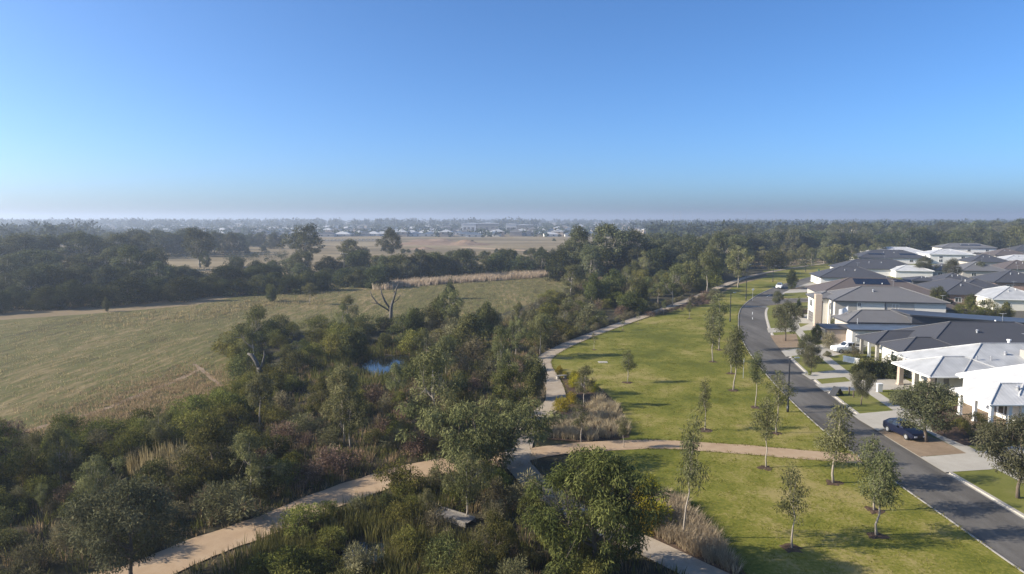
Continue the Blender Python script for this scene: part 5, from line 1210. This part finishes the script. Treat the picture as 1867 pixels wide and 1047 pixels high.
HATCH = [(-2.1, .70, .32, .62, .64, .66), (-1.95, .82, .24, .76, .78, .72), (-1.2, .88, .22, .90, .93, .76), (-0.75, .88, .22, .94, .98, .76), (0.05, .88, .22, .95, 1.44, .60), (0.75, .88, .22, .97, 1.47, .60), (1.45, .88, .22, .99, 1.40, .58), (1.95, .86, .26, 1.00, 1.03, .70), (2.12, .78, .34, .92, .94, .66)]
UTE = [(-2.6, .76, .42, .86, .88, .70), (-2.45, .88, .36, 1.0, 1.02, .78), (-1.5, .92, .34, 1.08, 1.10, .80), (-1.15, .92, .34, 1.10, 1.14, .80), (-0.45, .92, .34, 1.10, 1.74, .64), (0.25, .92, .34, 1.12, 1.76, .64), (0.75, .92, .34, 1.12, 1.70, .64), (0.95, .92, .34, 1.12, 1.14, .80), (2.5, .90, .42, 1.12, 1.14, .80), (2.6, .86, .48, 1.08, 1.10, .78)]
WAGON = [(-2.3, .72, .36, .72, .74, .66), (-2.15, .86, .28, .90, .92, .76), (-1.2, .92, .26, 1.02, 1.05, .80), (-0.9, .92, .26, 1.05, 1.08, .80), (-0.2, .92, .26, 1.06, 1.62, .64), (0.8, .92, .26, 1.08, 1.66, .64), (1.8, .92, .26, 1.10, 1.60, .62), (2.2, .88, .30, 1.10, 1.14, .72), (2.3, .82, .36, 1.0, 1.02, .70)]
car('hatchback_car', 'dark blue hatchback parked on gravel pad under street tree', (39.7, 67.3, ZP + 0.022), R(100), M['paint_blue'], HATCH, (-1.28, 1.3), 0.31)
car('utility_truck', 'white utility truck parked in driveway facing the street', (55.0, 110.2, ZP + 0.02), R(4), M['paint_white'], UTE, (-1.65, 1.6), 0.37, 'utility truck', (1.0, 2.5, 1.13, 1.2))
p = G(1496, 584, 0); car('parked_wagon', 'dark wagon parked in driveway of the two storey house', (p.x, p.y, ZP + 0.02), R(6), M['paint_dark'], WAGON, (-1.4, 1.4), 0.34)
p = G(1421, 526, 0); car('oncoming_wagon', 'white van coming down the far road', (p.x, p.y, 0.03), R(62), M['paint_white'], WAGON, (-1.4, 1.4), 0.34, 'van')

# ------------------------------------------------------------------ street furniture
def lamp_post(label, u, vb, vt, arm=1, mat=None):
    p = G(u, vb); h = height(u, vb, vt)
    e = empty('lamp_post', (p.x, p.y, ZP))
    MB().tube([(0, 0, -.2), (0, 0, h * 0.12), (0, 0, h * 0.121), (0, 0, h)], [.14, .14, .10, .075], 10).build('pole', mat or M['black'], e, smooth=True)
    MB().tube([(0, 0, h - 0.05), (arm * 0.3, 0, h + 0.05), (arm * 0.8, 0, h + 0.06)], .035, 6).build('arm', mat or M['black'], e)
    MB().box(arm * 0.8 - 0.28, arm * 0.8 + 0.28, -0.13, 0.13, h + 0.02, h + 0.12).build('lantern', M['metal'], e)
    tag(e, label, 'lamp post', 'lamp posts along the road')
lamp_post('tall black lamp post on lawn edge, nearest of the lamp posts', 1436, 753, 655)
lamp_post('black lamp post on lawn before the road bend, second nearest', 1331, 588, 535)
lamp_post('black lamp post at the road bend, third nearest', 1360, 549, 484)
lamp_post('far black lamp post beyond side street, fourth along', 1409, 515, 486)
lamp_post('far black lamp post, fifth along the road', 1469, 496, 476)
lamp_post('far lamp post, sixth along the road', 1522, 486, 470)
def sign(label, u, vb, vt, mat, w_=0.5):
    p = G(u, vb); h = height(u, vb, vt); e = empty('street_sign', (p.x, p.y, ZP))
    MB().tube([(0, 0, -.2), (0, 0, h)], .04, 8).build('post', M['metal'], e)
    MB().box(-w_ / 2, w_ / 2, -0.07, -0.041, h - 0.45, h - 0.02).build('plate', mat, e)
    tag(e, label, 'sign')
M['sign_green'] = plain('sign_green', (0.03, 0.22, 0.12), 0.5)
sign('green street name sign at far house verge', 1492, 508, 492, M['sign_green'], 0.7)
sign('pale sign on post at side street junction', 1372, 549, 527, M['trim'], 0.6)
sign('thin pale marker post on lawn by the kerb', 1355, 691, 655, M['trim'], 0.1)
# concrete pad on lawn, park seat, A-frame, posts, mailbox, low wall, flag
p = G(1099, 662)
tag(MB().box(-0.7, 0.7, -0.6, 0.6, ZP, ZP + 0.05).box(-0.5, 0.5, -0.42, 0.42, ZP + 0.051, ZP + 0.07).build('access_lid', M['concrete'], loc=(p.x, p.y, 0)), 'flat pale concrete access lid set in the lawn', 'access lid')
p = G(1023, 692); e = empty('park_bench', (p.x, p.y, ZP), 0.4)
for k in range(3): MB().box(-0.8, 0.8, -0.3 + k * 0.21, -0.11 + k * 0.21, 0.42, 0.47).build('slat', M['timber'], e)
for x in (-0.6, 0.6): MB().box(x - 0.08, x + 0.08, -0.25, 0.25, -0.05, 0.418).build('leg', M['kerb'], e)
tag(e, 'small timber slat seat beside the concrete path bend', 'seat')
p = G(1525, 722); e = empty('folded_frame', (p.x, p.y, ZP), R(20))
for s_ in (-1, 1):
    mb = MB(); mb.v = [(s_ * 0.75, -0.5, 0), (s_ * 0.75, 0.5, 0), (0, 0.5, 1.05), (0, -0.5, 1.05), (s_ * 0.70, -0.5, 0), (s_ * 0.70, 0.5, 0), (-s_ * 0.0, 0.5, 0.97), (-s_ * 0.0, -0.5, 0.97)]
    for f in ((0, 1, 2, 3), (7, 6, 5, 4), (0, 4, 5, 1), (1, 5, 6, 2), (3, 2, 6, 7), (0, 3, 7, 4)): mb.f.append(f); mb.m.append(0)
    mb.build('panel', M['black'], e)
tag(e, 'black folded A frame board standing on the verge lawn', 'frame')
objs = []
for u, v, h in ((1548, 722, 1.0), (1556, 726, 0.8)):
    p = G(u, v); objs.append(tag(MB().box(-0.06, 0.06, -0.06, 0.06, -0.1, h).box(-0.09, 0.09, -0.09, 0.09, h, h + 0.04).build('garden_post', M['bark'], loc=(p.x, p.y, ZP)), '-', 'post'))
number(objs, 'short dark post on verge lawn by folded frame, # from street', 'short posts on the verge lawn')
p = G(1603, 716); e = empty('letterbox', (p.x, p.y, ZP))
MB().box(-0.3, 0.3, -0.2, 0.2, -0.1, 1.0).build('pillar', M['cream'], e); MB().box(-0.34, 0.34, -0.24, 0.24, 1.0, 1.08).build('cap', M['trim'], e); MB().box(-0.31, -0.302, -0.14, 0.14, 0.7, 0.78).build('slot', M['black'], e)
tag(e, 'cream pillar letterbox on front lawn beside driveway', 'letterbox')
p = G(1552, 663); e = empty('garden_wall', (p.x, p.y, ZP), R(-60))
MB().box(-1.3, 1.3, -0.12, 0.12, -0.1, 0.8).build('wall_body', M['white'], e); MB().box(-1.35, 1.35, -0.16, 0.16, 0.8, 0.87).build('coping', M['trim'], e)
tag(e, 'low white garden wall before the dark hedge', 'garden wall')
p = G(1540, 600); e = empty('flagpole', (63.0, 127.0, ZP))
MB().tube([(0, 0, 0), (0, 0, 5.6)], [.05, .03], 8).build('pole', M['trim'], e)
mb = MB()
for i in range(9):
    for j in range(2): mb.v.append((-0.05 - i * 0.2, 0.12 * math.sin(i * 0.9), 5.4 - j * 1.0 - i * 0.07))
for i in range(8): mb.f.append((i * 2, i * 2 + 1, i * 2 + 3, i * 2 + 2)); mb.m.append(0)
mb.build('flag', M['trim'], e); tag(e, 'white flag on pole before the two storey house', 'flag')
# footbridge
a, b_ = G(795, 938), G(858, 958); d = b_ - a; e = empty('footbridge', (a.x, a.y, 0.25), math.atan2(d.y, d.x)); L_ = d.length
n = int(L_ / 0.16)
me = MB().box(0, 0.14, -0.6, 0.6, 0.0, 0.05).mesh('plank', M['timber'])
for i in range(n): link('plank', me, e, (i * L_ / n, 0, (i * 3 % 4) * 0.004))
for y in (-0.55, 0.55):
    MB().box(0, L_, y - 0.05, y + 0.05, -0.25, -0.004).build('bearer', M['timber'], e)
    MB().box(0, L_, y - 0.05, y + 0.05, 0.07, 0.17).build('kerb_rail', M['timber'], e)
tag(e, 'small weathered timber footbridge in the wet hollow', 'footbridge')
# power pole in the middle belt
p = G(628, 505); h = height(628, 505, 461); e = empty('power_pole', (p.x, p.y, 0))
MB().tube([(0, 0, 0), (0, 0, h)], [.2, .13], 8).build('pole', M['bark_dead'], e)
MB().box(-1.3, 1.3, -0.08, 0.08, h - 0.6, h - 0.4).build('crossarm', M['bark_dead'], e)
MB().box(-0.8, 0.8, -0.08, 0.08, h - 1.5, h - 1.3).build('crossarm', M['bark_dead'], e)
for x in (-1.2, -0.5, 0.5, 1.2): MB().tube([(x, 0, h - 0.4), (x, 0, h - 0.1)], .07, 6).build('insulator', M['trim'], e)
tag(e, 'power pole with crossarms rising from the middle belt', 'power pole')

# ------------------------------------------------------------------ far country
rg = random.Random(91)
# dirt mounds on the far field
def mound(label, u, v, w_, d_, h, seed):
    p = G(u, v); r2 = np.random.default_rng(seed); N_ = 26; mb = MB()
    ph = r2.random(6) * 6
    for j in range(N_):
        for i in range(N_):
            x, y = i / (N_ - 1) * 2 - 1, j / (N_ - 1) * 2 - 1
            k = max(0, 1 - x * x - y * y)
            z = 0.6 * h * k * (0.6 + 0.25 * math.sin(5 * x + ph[0]) + 0.25 * math.sin(7 * y + 4 * x + ph[1]) + 0.15 * r2.random())
            mb.v.append((x * w_ / 2, y * d_ / 2, z - 0.05))
    for j in range(N_ - 1):
        for i in range(N_ - 1): mb.f.append((j * N_ + i, j * N_ + i + 1, (j + 1) * N_ + i + 1, (j + 1) * N_ + i)); mb.m.append(0)
    return tag(mb.build('dirt_mound', M['dirt'], loc=(p.x, p.y, 0.0)), label, 'dirt mound')
mound('long low brown dirt mound on the far field', 800, 446, 95, 40, 5.0, 1)
mound('sharp brown dirt mound with pointed crest on far field', 850, 447, 40, 26, 6.5, 2)
mound('small brown dirt heap nearest the belt on far field', 770, 455, 22, 14, 3.0, 3)
mound('dark scrubby dirt heap at left end of far field', 790, 440, 50, 25, 5.0, 4)
sheet('dirt_track', [(840, 450), (1000, 458), (1000, 460), (840, 452)], 0.03, M['gravel'])
objs = []
for u, v, h in [(735, 462, 3), (745, 461, 2.4), (760, 460, 2.6), (860, 444, 3), (905, 462, 3), (930, 463, 2.5), (960, 464, 3), (1010, 440, 3), (700, 458, 3.4), (880, 433, 3), (1020, 432, 3.5), (480, 458, 4), (450, 462, 4), (430, 455, 5)]:
    objs.append(place('dense', G(u, v), h, 'field_bush', '-', 'plant', None, rg=rg))
number(objs, 'dark low bush on the brown far field, # from left', 'bushes on the far field')
# houses of the far suburb: each one its own object
FR = [M['tile_dark'], M['steel_blue'], M['tile_grey'], M['steel_pale'], M['steel_white'], M['tile_brown']]
FW = [M['cream'], M['white'], M['beige'], M['brick_tan']]
FMESH = []
for k in range(14):
    W, D = rg.uniform(13, 22), rg.uniform(11, 15); ze = 5.6 if k % 4 == 3 else 2.8
    mw = MB().box(-W / 2, W / 2, -D / 2, D / 2, 0, ze - 0.2).mesh('wall', FW[k % 4])
    mb = MB(); hip(mb, -W / 2, W / 2, -D / 2, D / 2, ze, 22, 0.5, 'hip', [])
    rf = FR[(0, 1, 4, 2, 4, 1, 0, 3, 1, 4, 4, 2, 0, 3)[k]]
    mr_ = mb.mesh('roof', [rf, M['trim']])
    mb = MB()
    for x in (-W * 0.3, W * 0.1): mb.box(x, x + 2.0, -D / 2 - 0.04, -D / 2 - 0.003, ze - 1.9, ze - 0.6)
    FMESH.append((mw, mr_, mb.mesh('window', M['glass'])))
def suburb(u0, u1, y0, y1, n, fmt, group, seed):
    rg = random.Random(seed); objs = []
    for i in range(n):
        u = u0 + (u1 - u0) * (i + rg.random()) / n; y = rg.uniform(y0, y1); x = (u - CX) / F * y
        e = empty('suburban_house', (x, y, 0), rg.choice((0, 0, 0.1, -0.15, 1.57)))
        mw, mr_, mg = FMESH[rg.randrange(len(FMESH))]
        link('wall', mw, e); link('roof', mr_, e); link('window', mg, e)
        tag(e, '-', 'house'); objs.append(e)
    number(objs, fmt, group)
suburb(380, 1130, 800, 860, 36, 'house in front row of far suburb behind brown field, # from left', 'front row of the far suburb', 1)
suburb(330, 1130, 890, 980, 46, 'house in second row of far suburb, # from left', 'second row of the far suburb', 2)
suburb(300, 1150, 1020, 1180, 54, 'house in third row of far suburb, # from left', 'third row of the far suburb', 3)
suburb(100, 1300, 1240, 1500, 64, 'hazy house in fourth row of far suburb, # from left', 'fourth row of the far suburb', 4)
suburb(60, 1560, 1600, 2100, 80, 'faint house in distant rows near the skyline, # from left', 'distant houses near the skyline', 5)
suburb(1160, 1560, 1000, 1300, 26, 'hazy house among trees beyond the wood, # from left', 'houses beyond the wood', 6)
suburb(1600, 1890, 900, 1100, 9, 'hazy house showing above wood behind estate, # from left', 'houses above the estate wood', 7)
# big sheds
def shed(label, u0, u1, vb, vt, D, wall, roof):
    a, b_ = G(u0, vb), G(u1, vb); h = height(u0, vb, vt); W = b_.x - a.x
    e = empty('large_shed', (a.x, a.y, 0))
    MB().box(0, W, 0, D, 0, h * 0.82).build('wall', M[wall], e)
    mb = MB(); hip(mb, 0, W, 0, D, h * 0.84, 6, 0.4, 'gable', []); mb.build('roof', [M[roof], M['trim']], e)
    for k in range(3): MB().box(W * (0.15 + 0.27 * k), W * (0.15 + 0.27 * k) + 4, -0.06, -0.004, 0, h * 0.5).build('roller_door', M['door_dark'], e)
    tag(e, label, 'shed')
shed('white shed wall, left part of big far shed', 841, 868, 424, 405, 60, 'white', 'steel_white')
shed('large grey shed with pale roof beyond the brown field', 869, 908, 424, 405, 60, 'greige', 'steel_pale')
shed('white gabled hall right of the large grey shed', 922, 942, 424, 406, 40, 'white', 'steel_white')
shed('long grey low shed right of white gabled hall', 943, 970, 424, 408, 45, 'greige', 'steel_pale')
# pale blocks in a row along the far field edge
objs = []
for i in range(44):
    u = 432 + i * 6.2
    if 545 < u < 580: continue
    p = G(u, 440.5 - i * 0.05)
    objs.append(tag(MB().box(-1.0, 1.0, -0.6, 0.6, 0, 1.1).box(-0.5, 0.5, -0.3, 0.3, 1.1, 1.3).build('concrete_block', M['concrete'], loc=(p.x, p.y, 0)), '-', 'block'))
number(objs, 'pale concrete block in row along far field edge, # from left', 'concrete blocks along the far field')
# masts
for u, vb, vt, lab in [(1228, 412, 384, 'thin pale mast above wood, leftmost of the far masts'), (1240, 412, 386, 'thin pale mast close beside the leftmost far mast'), (1262, 408, 379, 'tall thin mast, left one of the tight middle pair'), (1270, 408, 381, 'tall thin mast, right one of the tight middle pair'),
                       (1361, 411, 379, 'tall lone pale mast over the wood beyond road bend'), (1414, 411, 381, 'tall pale mast second from right on skyline'), (1473, 410, 385, 'faint mast farthest right on skyline'), (1125, 408, 390, 'short faint mast over the tall pale gums')]:
    p = G(u, vb); h = height(u, vb, vt); e = empty('mast', (p.x, p.y, 0))
    MB().tube([(0, 0, 0), (0, 0, h)], [0.6, 0.35], 6).build('pole', M['metal'], e)
    MB().box(-1.6, 1.6, -0.5, 0.5, h - 1.8, h - 0.2).build('head', M['metal'], e)
    tag(e, lab, 'mast', 'masts on the skyline')
# far woods: seen as one mass
def woods(name, label, bands, seed, size=1.0):
    r2 = np.random.default_rng(seed); cl = []
    for u0, u1, y0, y1, n, h0, h1 in bands:
        for _ in range(n):
            u = r2.uniform(u0, u1); y = r2.uniform(y0, y1); x = (u - CX) / F * y; h = r2.uniform(h0, h1); w_ = h * r2.uniform(0.3, 0.5)
            for k in range(4):
                cl.append(((x + r2.normal() * w_ * 0.6, y + r2.normal() * w_ * 0.6, h * r2.uniform(0.35, 0.78)), (w_ * 0.6, w_ * 0.6, h * 0.24), 11))
    me = leaf_mesh(name, cl, 3.0 * size, 2.0 * size, 0.2, seed, M['far'], 0.6)
    return tag(link(name, me), label, None, None, 'stuff')
woods('suburb_trees', 'hazy mass of small trees between the far suburb houses', [(60, 1150, 800, 1250, 420, 5, 9), (0, 1500, 1200, 2100, 800, 7, 13)], 5)
woods('skyline_woods', 'faint wooded skyline on the horizon', [(-150, 2020, 2200, 3200, 900, 12, 20), (-150, 420, 1500, 2200, 260, 15, 22), (440, 980, 1600, 2400, 160, 16, 24)], 6, 1.8)
woods('hazy_woods', 'hazy wooded country beyond the estate and the road bend', [(1180, 2000, 620, 1000, 330, 11, 19), (1150, 2000, 1000, 1900, 500, 12, 20), (-150, 180, 420, 900, 160, 12, 19)], 7, 1.3)

# ------------------------------------------------------------------ air
m = bpy.data.materials.new('haze_air'); m.use_nodes = True
t = m.node_tree; t.nodes.clear()
pv = t.nodes.new('ShaderNodeVolumePrincipled')
pv.inputs['Color'].default_value = (0.54, 0.63, 0.77, 1)
pv.inputs['Density'].default_value = 0.0004
pv.inputs['Anisotropy'].default_value = 0.4
o = t.nodes.new('ShaderNodeOutputMaterial'); t.links.new(pv.outputs[0], o.inputs['Volume'])
tag(MB().box(-9600, 9600, -300, 10000, -1.0, 52.0).build('haze', m), 'thin blue morning haze over the whole plain', None, None, 'stuff')
